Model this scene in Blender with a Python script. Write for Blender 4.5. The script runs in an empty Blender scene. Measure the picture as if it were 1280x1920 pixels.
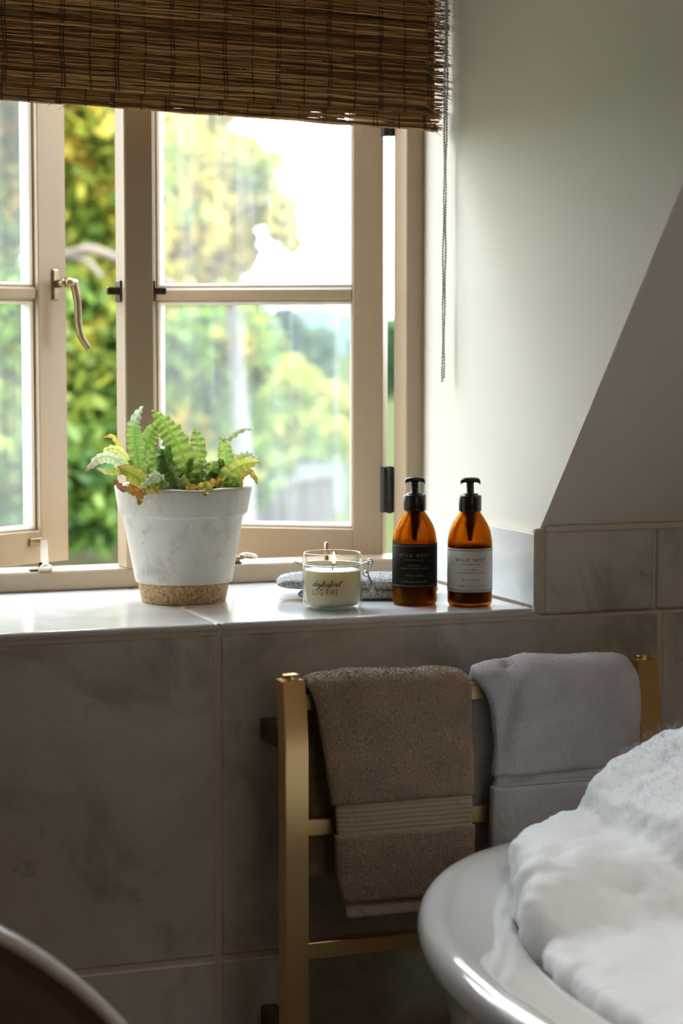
import bpy, bmesh, math, random
import numpy as np
from math import sin, cos, pi, radians, sqrt, atan
from mathutils import Vector, Matrix, noise
random.seed(7); rng = np.random.default_rng(11)
SC = bpy.context.scene
COL = SC.collection

# ------------------------------------------------------------------ camera
FPX = 4200.0; YAW = radians(20.5); PITCH = atan(336 / FPX)
CAM = Vector((0, -2.85, 1.30))
cd = bpy.data.cameras.new('camera'); cam = bpy.data.objects.new('camera', cd); COL.objects.link(cam)
cd.sensor_fit = 'VERTICAL'; cd.sensor_height = 36; cd.lens = FPX / 1920 * 36
cd.clip_start = 0.05; cd.clip_end = 2000
cam.location = CAM; cam.rotation_euler = (pi / 2 - PITCH, 0, -YAW)
cd.dof.use_dof = True; cd.dof.focus_distance = 3.16; cd.dof.aperture_fstop = 4.5
SC.camera = cam
fwv = Vector((sin(YAW) * cos(PITCH), cos(YAW) * cos(PITCH), -sin(PITCH))); rtv = Vector((cos(YAW), -sin(YAW), 0)); upv = rtv.cross(fwv)
def at(px, py, ax, v):            # point seen at a photo pixel on the plane axis = v
    d = fwv + rtv * (px - 640) / FPX + upv * (960 - py) / FPX
    return CAM + d * ((v - CAM[ax]) / d[ax])
def far(px, py, depth):           # point at a photo pixel, so many metres away
    return CAM + (fwv + rtv * (px - 640) / FPX + upv * (960 - py) / FPX) * depth

# ------------------------------------------------------------------ world, lights, exposure
W = bpy.data.worlds.new('overcast'); SC.world = W; W.use_nodes = True
nt = W.node_tree; nt.nodes.clear()
wo = nt.nodes.new('ShaderNodeOutputWorld'); bg = nt.nodes.new('ShaderNodeBackground')
tc = nt.nodes.new('ShaderNodeTexCoord'); sx = nt.nodes.new('ShaderNodeSeparateXYZ'); cr = nt.nodes.new('ShaderNodeValToRGB')
cr.color_ramp.elements[0].position = 0.0; cr.color_ramp.elements[0].color = (0.93, 0.97, 1.0, 1)
cr.color_ramp.elements[1].position = 0.8; cr.color_ramp.elements[1].color = (0.80, 0.90, 1.0, 1)
nt.links.new(tc.outputs['Generated'], sx.inputs[0]); nt.links.new(sx.outputs[2], cr.inputs[0]); nt.links.new(cr.outputs[0], bg.inputs[0])
m1 = nt.nodes.new('ShaderNodeMath'); m1.operation = 'MAXIMUM'; m1.inputs[1].default_value = 0; nt.links.new(sx.outputs[2], m1.inputs[0])
m2 = nt.nodes.new('ShaderNodeMath'); m2.operation = 'MULTIPLY_ADD'; nt.links.new(m1.outputs[0], m2.inputs[0])   # overcast sky: zenith three times the horizon
SKY = 6.4; m2.inputs[1].default_value = 2 * SKY; m2.inputs[2].default_value = SKY; nt.links.new(m2.outputs[0], bg.inputs[1])
nt.links.new(bg.outputs[0], wo.inputs[0])
sd = bpy.data.lights.new('veiled_sun', 'SUN'); sd.energy = 3.5; sd.angle = radians(14); sd.color = (1, .93, .82)
so = bpy.data.objects.new('veiled_sun', sd); so.rotation_euler = (radians(42), 0, radians(40)); COL.objects.link(so)
pd = bpy.data.lights.new('window_portal', 'AREA'); pd.shape = 'RECTANGLE'; pd.size = 0.95; pd.size_y = 0.95; pd.cycles.is_portal = True
po = bpy.data.objects.new('window_portal', pd); po.location = (.91, .40, 1.4); po.rotation_euler = (-pi / 2, 0, 0); COL.objects.link(po)
# unseen warm fill lamp, added behind the camera to lift dark surfaces
fd = bpy.data.lights.new('back_fill_light', 'AREA'); fd.shape = 'RECTANGLE'; fd.size = .8; fd.size_y = 1.0; fd.energy = 3.6; fd.color = (1, .70, .44)
fo = bpy.data.objects.new('back_fill_light', fd); fo.location = (1.1, -4.1, 1.75); fo.rotation_euler = (pi / 2 - .15, 0, 0); COL.objects.link(fo)
# unseen overhead lamp added to brighten foam and tub, spread narrowed off the wall
rl = bpy.data.lights.new('overhead_fill', 'AREA'); rl.shape = 'RECTANGLE'; rl.size = .75; rl.size_y = .6; rl.energy = 10.5; rl.color = (1, .96, .91); rl.spread = radians(82)
ro = bpy.data.objects.new('overhead_fill', rl); ro.location = (1.5, -1.12, 2.34); ro.rotation_euler = (0, 0, 0); COL.objects.link(ro)
SC.view_settings.view_transform = 'Standard'; SC.view_settings.look = 'None'
SC.view_settings.exposure = 0.0; SC.view_settings.gamma = 1.0; SC.view_settings.use_curve_mapping = False
SC.cycles.sample_clamp_indirect = 6.0
SC.cycles.caustics_refractive = False; SC.cycles.caustics_reflective = False

# ------------------------------------------------------------------ materials
MATS = {}
def mat(name, col=(.5, .5, .5), rough=.5, metal=0.0, **kw):
    m = bpy.data.materials.new(name); m.use_nodes = True; MATS[name] = m
    b = m.node_tree.nodes['Principled BSDF']
    b.inputs['Base Color'].default_value = (*col, 1); b.inputs['Roughness'].default_value = rough; b.inputs['Metallic'].default_value = metal
    for k, v in kw.items(): b.inputs[k.replace('_', ' ')].default_value = v
    return m
def N(m, t, **kw):
    n = m.node_tree.nodes.new(t)
    for k, v in kw.items():
        if k in n.inputs: n.inputs[k].default_value = v
        else: setattr(n, k, v)
    return n
def L(m, a, b): m.node_tree.links.new(a, b)
def B(m): return m.node_tree.nodes['Principled BSDF']
def coords(m, scale=(1, 1, 1), kind='Object'):
    t = N(m, 'ShaderNodeTexCoord'); mp = N(m, 'ShaderNodeMapping'); mp.inputs['Scale'].default_value = scale
    L(m, t.outputs[kind], mp.inputs[0]); return mp.outputs[0]
def geo(m, scale=(1, 1, 1)):
    t = N(m, 'ShaderNodeNewGeometry'); mp = N(m, 'ShaderNodeMapping'); mp.inputs['Scale'].default_value = scale
    L(m, t.outputs['Position'], mp.inputs[0]); return mp.outputs[0]
def ramp(m, src, stops):
    r = N(m, 'ShaderNodeValToRGB'); e = r.color_ramp.elements
    while len(e) < len(stops): e.new(.5)
    for i, (p, c) in enumerate(stops): e[i].position = p; e[i].color = (*c, 1) if len(c) == 3 else c
    L(m, src, r.inputs[0]); return r.outputs[0]
def noisetex(m, vec, scale, detail=4, rough=.5, dist=0.0):
    n = N(m, 'ShaderNodeTexNoise'); n.inputs['Scale'].default_value = scale; n.inputs['Detail'].default_value = detail
    n.inputs['Roughness'].default_value = rough; n.inputs['Distortion'].default_value = dist; L(m, vec, n.inputs['Vector']); return n.outputs['Fac']
def bump(m, src, strength=.2, dist=.002, prev=None):
    b = N(m, 'ShaderNodeBump'); b.inputs['Strength'].default_value = strength; b.inputs['Distance'].default_value = dist
    L(m, src, b.inputs['Height'])
    if prev: L(m, prev, b.inputs['Normal'])
    L(m, b.outputs[0], B(m).inputs['Normal']); return b.outputs[0]
def mix(m, fac, a, b, bt='MIX'):
    x = N(m, 'ShaderNodeMix'); x.data_type = 'RGBA'; x.blend_type = bt
    for s, i in ((fac, 0), (a, 6), (b, 7)):
        if hasattr(s, 'links'): L(m, s, x.inputs[i])
        elif i == 0: x.inputs[0].default_value = s
        else: x.inputs[i].default_value = (*s, 1)
    return x.outputs[2]

def plain_noise(name, c1, c2, scale, rough, bs=.1, bscale=60, **kw):
    m = mat(name, c1, rough, **kw); g = geo(m)
    L(m, mix(m, noisetex(m, g, scale), c1, c2), B(m).inputs['Base Color'])
    bump(m, noisetex(m, g, bscale, 6), bs, .003); return m
plaster = plain_noise('plaster', (.78, .735, .645), (.74, .695, .60), 3, .75, .12, 45)
paint = plain_noise('window_paint', (.40, .30, .20), (.375, .275, .185), 6, .30, .06, 30)
lit_paint = plain_noise('skylit_bead_paint', (.74, .68, .60), (.70, .64, .56), 8, .5, .1, 40)  # window paint lightened on the beads, sky light put into the colour
grout = plain_noise('grout', (.84, .74, .60), (.72, .63, .50), 30, .9, .5, 250)
floorm = plain_noise('floor_boards', (.22, .14, .085), (.30, .20, .12), 5, .5, .2, 20)
def marble_mat(name, rough, spec=.5, base=(.74, .70, .645), dark=(.43, .395, .36)):
    m = mat(name, base, rough); g = geo(m, (1, 1, 1)); B(m).inputs['Specular IOR Level'].default_value = spec
    oi = N(m, 'ShaderNodeObjectInfo'); vm = N(m, 'ShaderNodeVectorMath'); vm.operation = 'MULTIPLY_ADD'
    cx = N(m, 'ShaderNodeCombineXYZ'); 
    for i in range(3): L(m, oi.outputs['Random'], cx.inputs[i])
    vm.inputs[1].default_value = (7, 3, 5); L(m, cx.outputs[0], vm.inputs[0]); L(m, g, vm.inputs[2]); v = vm.outputs[0]
    a = ramp(m, noisetex(m, v, 5.0, 8, .62, .6), [(.34, dark), (.47, tuple(x * .88 for x in base)), (.62, base)])
    f = noisetex(m, v, 2.6, 5, .55, 2.2)
    veins = ramp(m, f, [(.0, (0, 0, 0)), (.45, (0, 0, 0)), (.50, (.38, .38, .38)), (.55, (0, 0, 0)), (1, (0, 0, 0))])
    patch = ramp(m, noisetex(m, v, 7.0, 2), [(.45, (0, 0, 0)), (.7, (.8, .8, .8))])
    vf = mix(m, 1.0, veins, patch, 'MULTIPLY')
    a = mix(m, vf, a, tuple(x * .62 for x in dark))
    spots = ramp(m, noisetex(m, v, 11.0, 3, .6, .2), [(.70, (0, 0, 0)), (.78, (.7, .7, .7))])
    a = mix(m, spots, a, tuple(x * .5 for x in dark))
    sp = ramp(m, noisetex(m, v, 220, 2), [(.68, (0, 0, 0)), (.74, (.35, .35, .35))])
    a = mix(m, sp, a, (.9, .88, .84))
    L(m, a, B(m).inputs['Base Color'])
    p = bump(m, noisetex(m, v, 9, 4), .08, .004); bump(m, noisetex(m, v, 140, 3), .10, .001, p)
    return m
marble = marble_mat('marble_honed', .42)
marble_sill = marble_mat('marble_polished', .16, .6, (.82, .82, .81), (.66, .66, .66))
brass = mat('brushed_brass', (.86, .61, .30), .32, 1.0)
g = geo(brass, (400, 400, 3)); bump(brass, noisetex(brass, g, 1, 2), .06, .0005)
brass_dark = mat('bronze_bracket', (.17, .10, .055), .45, .7)
old_brass = plain_noise('aged_brass', (.42, .33, .20), (.20, .15, .09), 60, .35, .1, 80, Metallic=1.0)
steel = mat('steel_wire', (.62, .64, .66), .22, 1.0)
chrome_bead = mat('steel_bead', (.50, .50, .47), .28, 1.0)
ironm = mat('black_iron', (.025, .024, .022), .55, .3)
catchm = mat('dark_bronze_catch', (.06, .045, .03), .4, .6)
enamel = mat('white_enamel', (.80, .80, .79), .07, 0, Coat_Weight=.6, Coat_Roughness=.04)
white_metal = mat('polished_pale_metal', (.80, .82, .84), .18, .85)
brown_leather = plain_noise('brown_leather', (.17, .105, .062), (.13, .08, .05), 9, .55, .15, 90)
black_plastic = mat('black_plastic', (.012, .013, .013), .22)
pale_plastic = mat('pale_plastic', (.62, .50, .36), .4)
soilm = plain_noise('soil', (.05, .03, .02), (.12, .08, .05), 80, .95, .8, 120)
ink = mat('brown_ink', (.06, .035, .03), .6)
ink_pale = mat('pale_ink', (.27, .22, .17), .6)
waxm = mat('wax', (.95, .83, .60), .35, 0, Subsurface_Weight=.35, Subsurface_Scale=.02)
B(waxm).inputs['Subsurface Radius'].default_value = (1, .8, .5)
wickm = mat('wick', (.06, .04, .03), .9)
flame = mat('flame', (1, .6, .2), .5); B(flame).inputs['Emission Color'].default_value = (1, .62, .22, 1); B(flame).inputs['Emission Strength'].default_value = 9

def schlick(m, base=.035):
    a = N(m, 'ShaderNodeLayerWeight'); a.inputs[0].default_value = .5; p = N(m, 'ShaderNodeMath'); p.operation = 'POWER'; p.inputs[1].default_value = 5
    q = N(m, 'ShaderNodeMath'); q.operation = 'MULTIPLY_ADD'; q.inputs[1].default_value = .9; q.inputs[2].default_value = base
    L(m, a.outputs['Facing'], p.inputs[0]); L(m, p.outputs[0], q.inputs[0]); return q
def glass_mat(name, col, ior=1.5, rough=0.0, thin=.22):
    m = bpy.data.materials.new(name); m.use_nodes = True; n = m.node_tree; n.nodes.clear()
    o = n.nodes.new('ShaderNodeOutputMaterial'); gl = n.nodes.new('ShaderNodeBsdfGlass'); gl.inputs['Color'].default_value = (*col, 1)
    gl.inputs['IOR'].default_value = ior; gl.inputs['Roughness'].default_value = rough
    tr = n.nodes.new('ShaderNodeBsdfTransparent'); tr.inputs[0].default_value = (*[c ** 1.0 for c in col], 1)
    mx = n.nodes.new('ShaderNodeMixShader'); mx.inputs[0].default_value = thin
    n.links.new(gl.outputs[0], mx.inputs[1]); n.links.new(tr.outputs[0], mx.inputs[2]); n.links.new(mx.outputs[0], o.inputs[0]); return m
amber = glass_mat('amber_glass', (.76, .50, .17), thin=.45)
def thin_glass(name, col, edge):
    m = bpy.data.materials.new(name); m.use_nodes = True; n = m.node_tree; n.nodes.clear()
    o = n.nodes.new('ShaderNodeOutputMaterial'); tr = n.nodes.new('ShaderNodeBsdfTransparent'); gl = n.nodes.new('ShaderNodeBsdfGlossy'); gl.inputs['Roughness'].default_value = .02
    lw = n.nodes.new('ShaderNodeLayerWeight'); lw.inputs[0].default_value = .3; mc = N(m, 'ShaderNodeMix'); mc.data_type = 'RGBA'; mc.inputs[6].default_value = (*col, 1); mc.inputs[7].default_value = (*edge, 1)
    fr = schlick(m, .03); mx = n.nodes.new('ShaderNodeMixShader')
    n.links.new(lw.outputs['Facing'], mc.inputs[0]); n.links.new(mc.outputs[2], tr.inputs[0]); n.links.new(fr.outputs[0], mx.inputs[0]); n.links.new(tr.outputs[0], mx.inputs[1]); n.links.new(gl.outputs[0], mx.inputs[2]); n.links.new(mx.outputs[0], o.inputs[0]); return m
clear = thin_glass('clear_glass', (1, .995, .975), (.84, .90, .85))
liquid = glass_mat('liquid_soap', (.84, .70, .48), 1.34, thin=.5)
lotion = mat('lotion', (.55, .40, .28), .6)
# window glass: clear float glass with dust that scatters daylight, plus pale streaks imitating reflections
def pane_mat():
    m = bpy.data.materials.new('dusty_glare_streaked_glass'); m.use_nodes = True; n = m.node_tree; n.nodes.clear()
    o = n.nodes.new('ShaderNodeOutputMaterial'); tr = n.nodes.new('ShaderNodeBsdfTransparent'); gl = n.nodes.new('ShaderNodeBsdfGlossy'); gl.inputs['Roughness'].default_value = .01
    tl = n.nodes.new('ShaderNodeBsdfTranslucent'); tl.inputs[0].default_value = (.93, .97, 1, 1)
    tr.inputs[0].default_value = (.97, .985, .975, 1)
    v = coords(m, (34, 34, 1.6)); f = noisetex(m, v, 1, 3, .6)
    f2 = noisetex(m, coords(m, (1, 1, 1)), 6, 3)
    r = ramp(m, f, [(.3, (.025, .025, .025)), (.55, (.041, .041, .041)), (.8, (.08, .08, .08))])
    r2 = ramp(m, f2, [(.3, (.55, .55, .55)), (.7, (1.2, 1.2, 1.2))])
    fac = mix(m, 1.0, r, r2, 'MULTIPLY')
    a = n.nodes.new('ShaderNodeMixShader'); b = n.nodes.new('ShaderNodeMixShader'); lw = schlick(m)
    n.links.new(fac, a.inputs[0]); n.links.new(tr.outputs[0], a.inputs[1]); n.links.new(tl.outputs[0], a.inputs[2])
    n.links.new(lw.outputs[0], b.inputs[0]); n.links.new(a.outputs[0], b.inputs[1]); n.links.new(gl.outputs[0], b.inputs[2]); n.links.new(b.outputs[0], o.inputs[0])
    return m
pane_glass = pane_mat()
def attr_mat(name, rough=.6, transl=0.0, spec=.5, bumpy=None):
    m = mat(name, (.5, .5, .5), rough); B(m).inputs['Specular IOR Level'].default_value = spec
    a = N(m, 'ShaderNodeAttribute', attribute_name='tint'); L(m, a.outputs['Color'], B(m).inputs['Base Color'])
    if bumpy: bump(m, noisetex(m, geo(m, bumpy[0]), 1, 3), bumpy[1], .001)
    if transl:
        n = m.node_tree; o = [x for x in n.nodes if x.type == 'OUTPUT_MATERIAL'][0]
        tl = n.nodes.new('ShaderNodeBsdfTranslucent'); mx = n.nodes.new('ShaderNodeMixShader'); mx.inputs[0].default_value = transl
        gm = N(m, 'ShaderNodeGamma'); gm.inputs[1].default_value = .85
        L(m, a.outputs['Color'], gm.inputs[0]); L(m, gm.outputs[0], tl.inputs[0])
        L(m, B(m).outputs[0], mx.inputs[1]); L(m, tl.outputs[0], mx.inputs[2]); L(m, mx.outputs[0], o.inputs[0])
    return m
leafm = attr_mat('fern_leaf', .30, .42)
treeleaf = attr_mat('tree_leaf', .55, .4, .3)
reedm = attr_mat('reed', .55, .0, .3, ((8, 300, 300), .3))
barkm = plain_noise('bark', (.13, .10, .075), (.08, .06, .045), 12, .9, .5, 40)
fieldm = plain_noise('meadow', (.034, .046, .016), (.046, .050, .024), .08, .95, .1, 1, Specular_IOR_Level=0)
hillm = plain_noise('haze_tinted_hill', (.045, .066, .075), (.06, .083, .078), .012, 1, .1, .1, Specular_IOR_Level=0)  # bluish aerial haze baked into the hill colour
stonew = plain_noise('rendered_stone', (.062, .054, .051), (.05, .044, .042), 1.5, .9, .3, 8, Specular_IOR_Level=0)
slatem = plain_noise('slate', (.045, .06, .072), (.06, .072, .085), 1, .6, .1, 4)
def terry_mat(name, c1, c2, bs):
    m = mat(name, c1, .95); B(m).inputs['Sheen Weight'].default_value = .5; B(m).inputs['Sheen Roughness'].default_value = .5
    B(m).inputs['Specular IOR Level'].default_value = .1
    g = geo(m); f = noisetex(m, g, 420, 3, .7)
    c = mix(m, ramp(m, f, [(.35, (0, 0, 0)), (.65, (1, 1, 1))]), c2, c1)
    c = mix(m, ramp(m, noisetex(m, g, 22, 4), [(.35, (0, 0, 0)), (.7, (.35, .35, .35))]), c, tuple(x * .6 for x in c2))
    L(m, c, B(m).inputs['Base Color']); bump(m, f, bs, .004); return m
terry_beige = terry_mat('beige_terry', (.72, .53, .39), (.36, .25, .17), .9)
terry_white = terry_mat('white_terry', (.76, .73, .76), (.62, .59, .61), .5)
band_beige = plain_noise('beige_weave', (.50, .40, .30), (.44, .35, .26), 200, .8, .3, 500)
band_white = plain_noise('white_weave', (.60, .58, .60), (.56, .54, .56), 200, .8, .3, 500)
cloth_grey = plain_noise('grey_knit', (.60, .59, .58), (.20, .20, .20), 260, .95, 1.0, 330)
L(cloth_grey, ramp(cloth_grey, noisetex(cloth_grey, geo(cloth_grey), 380, 2), [(.38, (.22, .22, .22)), (.5, (.40, .395, .39)), (.62, (.60, .59, .58))]), B(cloth_grey).inputs['Base Color'])
potm = mat('chalky_pot', (.74, .71, .675), .8)
g = geo(potm); c = mix(potm, ramp(potm, noisetex(potm, g, 16, 8, .7, .4), [(.50, (0, 0, 0)), (.66, (.55, .55, .55))]), (.74, .695, .62), (.38, .34, .28))
c = mix(potm, ramp(potm, noisetex(potm, g, 42, 8, .75), [(.60, (0, 0, 0)), (.68, (.6, .6, .6))]), c, (.28, .26, .24)); L(potm, c, B(potm).inputs['Base Color'])
bump(potm, noisetex(potm, g, 60, 5), .25, .003)
corkm = mat('cork', (.50, .35, .22), .9); g = geo(corkm)
L(corkm, ramp(corkm, noisetex(corkm, g, 260, 4, .7), [(.3, (.17, .085, .035)), (.5, (.48, .30, .15)), (.7, (.70, .50, .30))]), B(corkm).inputs['Base Color']); bump(corkm, noisetex(corkm, g, 300, 4), .6, .002)
foamm = mat('bath_foam', (.90, .91, .92), .6, 0, Subsurface_Weight=1.0, Subsurface_Scale=.02)
B(foamm).inputs['Subsurface Radius'].default_value = (1, 1, 1)
g = geo(foamm); p = bump(foamm, noisetex(foamm, g, 60, 5, .6), .25, .006); bump(foamm, noisetex(foamm, g, 420, 2), .35, .002, p)
bubblem = thin_glass('bubble_film', (.995, .995, 1), (.88, .90, .93))
black_label = mat('black_label', (.014, .011, .010), .75, Specular_IOR_Level=.15)
white_label = mat('white_label', (.68, .63, .61), .6)
threadm = mat('dark_thread', (.055, .03, .022), .9)

# ------------------------------------------------------------------ helpers
def link(name, me, m=None, parent=None, smooth=False, angle=None):
    if m is not None: me.materials.append(m)
    if smooth: me.polygons.foreach_set('use_smooth', [True] * len(me.polygons))
    o = bpy.data.objects.new(name, me); COL.objects.link(o)
    if parent is not None: o.parent = parent; o.matrix_parent_inverse = Matrix.Translation(-parent.location)
    return o
def tag(o, label=None, cat=None, group=None, kind=None):
    for k, v in (('label', label), ('category', cat), ('group', group), ('kind', kind)):
        if v: o[k] = v
    return o
def empty(name, loc, label, cat, group=None):
    o = bpy.data.objects.new(name, None); COL.objects.link(o); o.location = loc; o.empty_display_size = .05
    return tag(o, label, cat, group)
def bmo(name, bm, m, parent=None, smooth=False):
    bmesh.ops.recalc_face_normals(bm, faces=bm.faces); me = bpy.data.meshes.new(name); bm.to_mesh(me); bm.free(); return link(name, me, m, parent, smooth)
def pyo(name, v, f, m, parent=None, smooth=False):
    me = bpy.data.meshes.new(name); me.from_pydata([tuple(x) for x in v], [], f); me.update(); return link(name, me, m, parent, smooth)
def box(bm, lo, hi, bev=0.0, mtx=None, seg=1):
    t = bmesh.new(); bmesh.ops.create_cube(t, size=1)
    c = [(a + b) / 2 for a, b in zip(lo, hi)]; s = [abs(b - a) for a, b in zip(lo, hi)]
    for v in t.verts: v.co = Vector([v.co[i] * s[i] + c[i] for i in range(3)])
    if bev: bmesh.ops.bevel(t, geom=t.edges[:] , offset=bev, segments=seg, affect='EDGES', profile=.5)
    if mtx: bmesh.ops.transform(t, matrix=mtx, verts=t.verts)
    me = bpy.data.meshes.new('t'); t.to_mesh(me); t.free(); bm.from_mesh(me); bpy.data.meshes.remove(me)
def boxo(name, lo, hi, m, parent=None, bev=0.0, mtx=None, seg=1):
    bm = bmesh.new(); box(bm, lo, hi, bev, mtx, seg); return bmo(name, bm, m, parent)
def prism(name, poly, axis, a, b, m, parent=None):   # polygon in the two other axes, extruded a..b
    def P(p, t):
        q = list(p); q.insert(axis, t); return q
    n = len(poly); v = [P(p, a) for p in poly] + [P(p, b) for p in poly]
    f = [list(range(n)), list(range(n, 2 * n))[::-1]] + [[i, (i + 1) % n, n + (i + 1) % n, n + i] for i in range(n)]
    o = pyo(name, v, f, None, parent); bm = bmesh.new(); bm.from_mesh(o.data); bmesh.ops.recalc_face_normals(bm, faces=bm.faces); bm.to_mesh(o.data); bm.free()
    o.data.materials.append(m); return o
def lathe(bm, prof, c=(0, 0, 0), n=48, mtx=None):    # prof: list of (r, z); r==0 closes
    rings = []
    for r, z in prof:
        if r < 1e-6: rings.append([bm.verts.new((c[0], c[1], c[2] + z))])
        else: rings.append([bm.verts.new((c[0] + r * cos(2 * pi * i / n), c[1] + r * sin(2 * pi * i / n), c[2] + z)) for i in range(n)])
    for a, b in zip(rings, rings[1:]):
        for i in range(n):
            j = (i + 1) % n
            if len(a) == 1 and len(b) == 1: continue
            if len(a) == 1: bm.faces.new((a[0], b[j], b[i]))
            elif len(b) == 1: bm.faces.new((a[i], a[j], b[0]))
            else: bm.faces.new((a[i], a[j], b[j], b[i]))
    if mtx: bmesh.ops.transform(bm, matrix=mtx, verts=[v for r in rings for v in r])
def latheo(name, prof, c, m, parent=None, n=48, mtx=None): bm = bmesh.new(); lathe(bm, prof, c, n, mtx); return bmo(name, bm, m, parent, True)
def tube(bm, pts, r, n=8, closed=False, flat=None):
    pts = [Vector(p) for p in pts]; k = len(pts); R = r if isinstance(r, (list, tuple)) else [r] * k; rings = []; up = None
    for i, p in enumerate(pts):
        a = pts[i - 1] if (i or closed) else p; b = pts[(i + 1) % k] if (i < k - 1 or closed) else p
        t = (b - a).normalized()
        if up is None: up = t.orthogonal().normalized()
        up = (up - t * up.dot(t)).normalized(); s = t.cross(up)
        rings.append([bm.verts.new(p + (up * cos(2 * pi * j / n) + s * sin(2 * pi * j / n)) * R[i]) for j in range(n)])
    for i in range(k if closed else k - 1):
        a, b = rings[i], rings[(i + 1) % k]
        for j in range(n): bm.faces.new((a[j], a[(j + 1) % n], b[(j + 1) % n], b[j]))
    if not closed:
        bm.faces.new(rings[0][::-1]); bm.faces.new(rings[-1])
def tubeo(name, pts, r, m, parent=None, n=8, closed=False): bm = bmesh.new(); tube(bm, pts, r, n, closed); return bmo(name, bm, m, parent, True)
def spline(P, k=8):
    P = [Vector(p) for p in P]; out = []
    for i in range(len(P) - 1):
        a = P[max(i - 1, 0)]; b = P[i]; c = P[i + 1]; d = P[min(i + 2, len(P) - 1)]
        for j in range(k):
            t = j / k; out.append(.5 * ((2 * b) + (c - a) * t + (2 * a - 5 * b + 4 * c - d) * t * t + (3 * b - a - 3 * c + d) * t ** 3))
    out.append(P[-1]); return out
def sphere(bm, c, r, sub=2, scale=(1, 1, 1)):
    t = bmesh.ops.create_icosphere(bm, subdivisions=sub, radius=r)
    for v in t['verts']: v.co = Vector((v.co.x * scale[0], v.co.y * scale[1], v.co.z * scale[2])) + Vector(c)
def ico_batch(bm, items, sub):   # many little spheres at once
    t = bmesh.new(); bmesh.ops.create_icosphere(t, subdivisions=sub, radius=1); v0 = np.array([v.co for v in t.verts]); f0 = np.array([[v.index for v in f.verts] for f in t.faces]); t.free()
    I = np.array(items); V = (v0[None] * I[:, None, 3:4] + I[:, None, :3]).reshape(-1, 3); F = (f0[None] + (np.arange(len(I)) * len(v0))[:, None, None]).reshape(-1, 3)
    me = bpy.data.meshes.new('t'); me.from_pydata(V.tolist(), [], F.tolist()); bm.from_mesh(me); bpy.data.meshes.remove(me)
def smooth_by(o, deg=40):
    me = o.data; me.polygons.foreach_set('use_smooth', [True] * len(me.polygons))
    bm = bmesh.new(); bm.from_mesh(me)
    for e in bm.edges:
        if len(e.link_faces) == 2 and e.calc_face_angle(0) > radians(deg): e.smooth = False
    bm.to_mesh(me); bm.free()
def struct(o): o['kind'] = 'structure'; return o
def tint(me, cols):  # per-corner colour from per-face colours
    a = me.color_attributes.new('tint', 'FLOAT_COLOR', 'CORNER'); arr = []
    for p, c in zip(me.polygons, cols): arr += [c[0], c[1], c[2], 1.0] * p.loop_total
    a.data.foreach_set('color', arr)
def lerp(a, b, t): return a + (b - a) * t
def interp(tab, z):   # tab sorted by descending z: (z, x)
    if z >= tab[0][0]: return tab[0][1]
    for (z0, x0), (z1, x1) in zip(tab, tab[1:]):
        if z >= z1: return lerp(x0, x1, (z0 - z) / (z0 - z1))
    return tab[-1][1]

# ------------------------------------------------------------------ room shell
SZ = .912; XC = 1.369; XL = .430; WY = .44       # sill height, right and left cheek, window face
X0, X1, Y0 = -1.7, 2.9, -4.25
struct(boxo('floor', (X0, Y0, -.1), (X1, 0.05, 0), floorm))
fw = struct(boxo('wall_front', (X0, .0022, -1.6), (X1, .50, .9005), grout))
struct(boxo('wall_left', (X0 - .1, Y0, 0), (X0, .1, 2.5), plaster))
struct(boxo('wall_right', (X1, Y0, 0), (X1 + .1, .1, 2.5), plaster))
struct(boxo('wall_back', (X0, Y0 - .1, 0), (X1, Y0, 2.5), plaster))
KZ = 1.025; SL = 1.152; DZ = 2.0; yD = -(DZ - KZ) / SL; CZ = 2.35; yC = -(CZ - KZ) / SL
struct(boxo('ceiling', (X0, Y0, CZ), (X1, yC + .1, CZ + .1), plaster))
# knee wall above the tiles' backing, to the right and left of the dormer
struct(boxo('wall_knee_right', (XC + .0015, .008, .9005), (X1, .50, KZ), plaster))
struct(boxo('wall_knee_left', (X0, .008, .9005), (XL - .0015, .50, KZ), plaster))
t = .12
def slope(name, xa, xb, z0, z1):
    y0 = -(z0 - KZ) / SL; y1 = -(z1 - KZ) / SL
    return struct(prism(name, [(y0 + .008, z0), (y1, z1), (y1 + t, z1), (y0 + t + .008, z0)], 0, xa, xb, plaster))
slope('ceiling_slope_right', XC + .0015, X1, KZ, CZ); slope('ceiling_slope_left', X0, XL - .0015, KZ, CZ); slope('ceiling_slope_top', XL, XC, DZ, CZ)
def cheek(name, x, dx):
    poly = [(.55, .9005), (.0086, .9005), (.0086, KZ), (yD + .0086, DZ), (.55, DZ)]
    return struct(prism(name, poly, 0, x, x + dx, plaster))
cheek('wall_dormer_right', XC, .10); cheek('wall_dormer_left', XL, -.10)
struct(boxo('ceiling_dormer', (XL - .1, yD - .01, DZ), (XC + .1, .56, DZ + .1), plaster))

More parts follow.
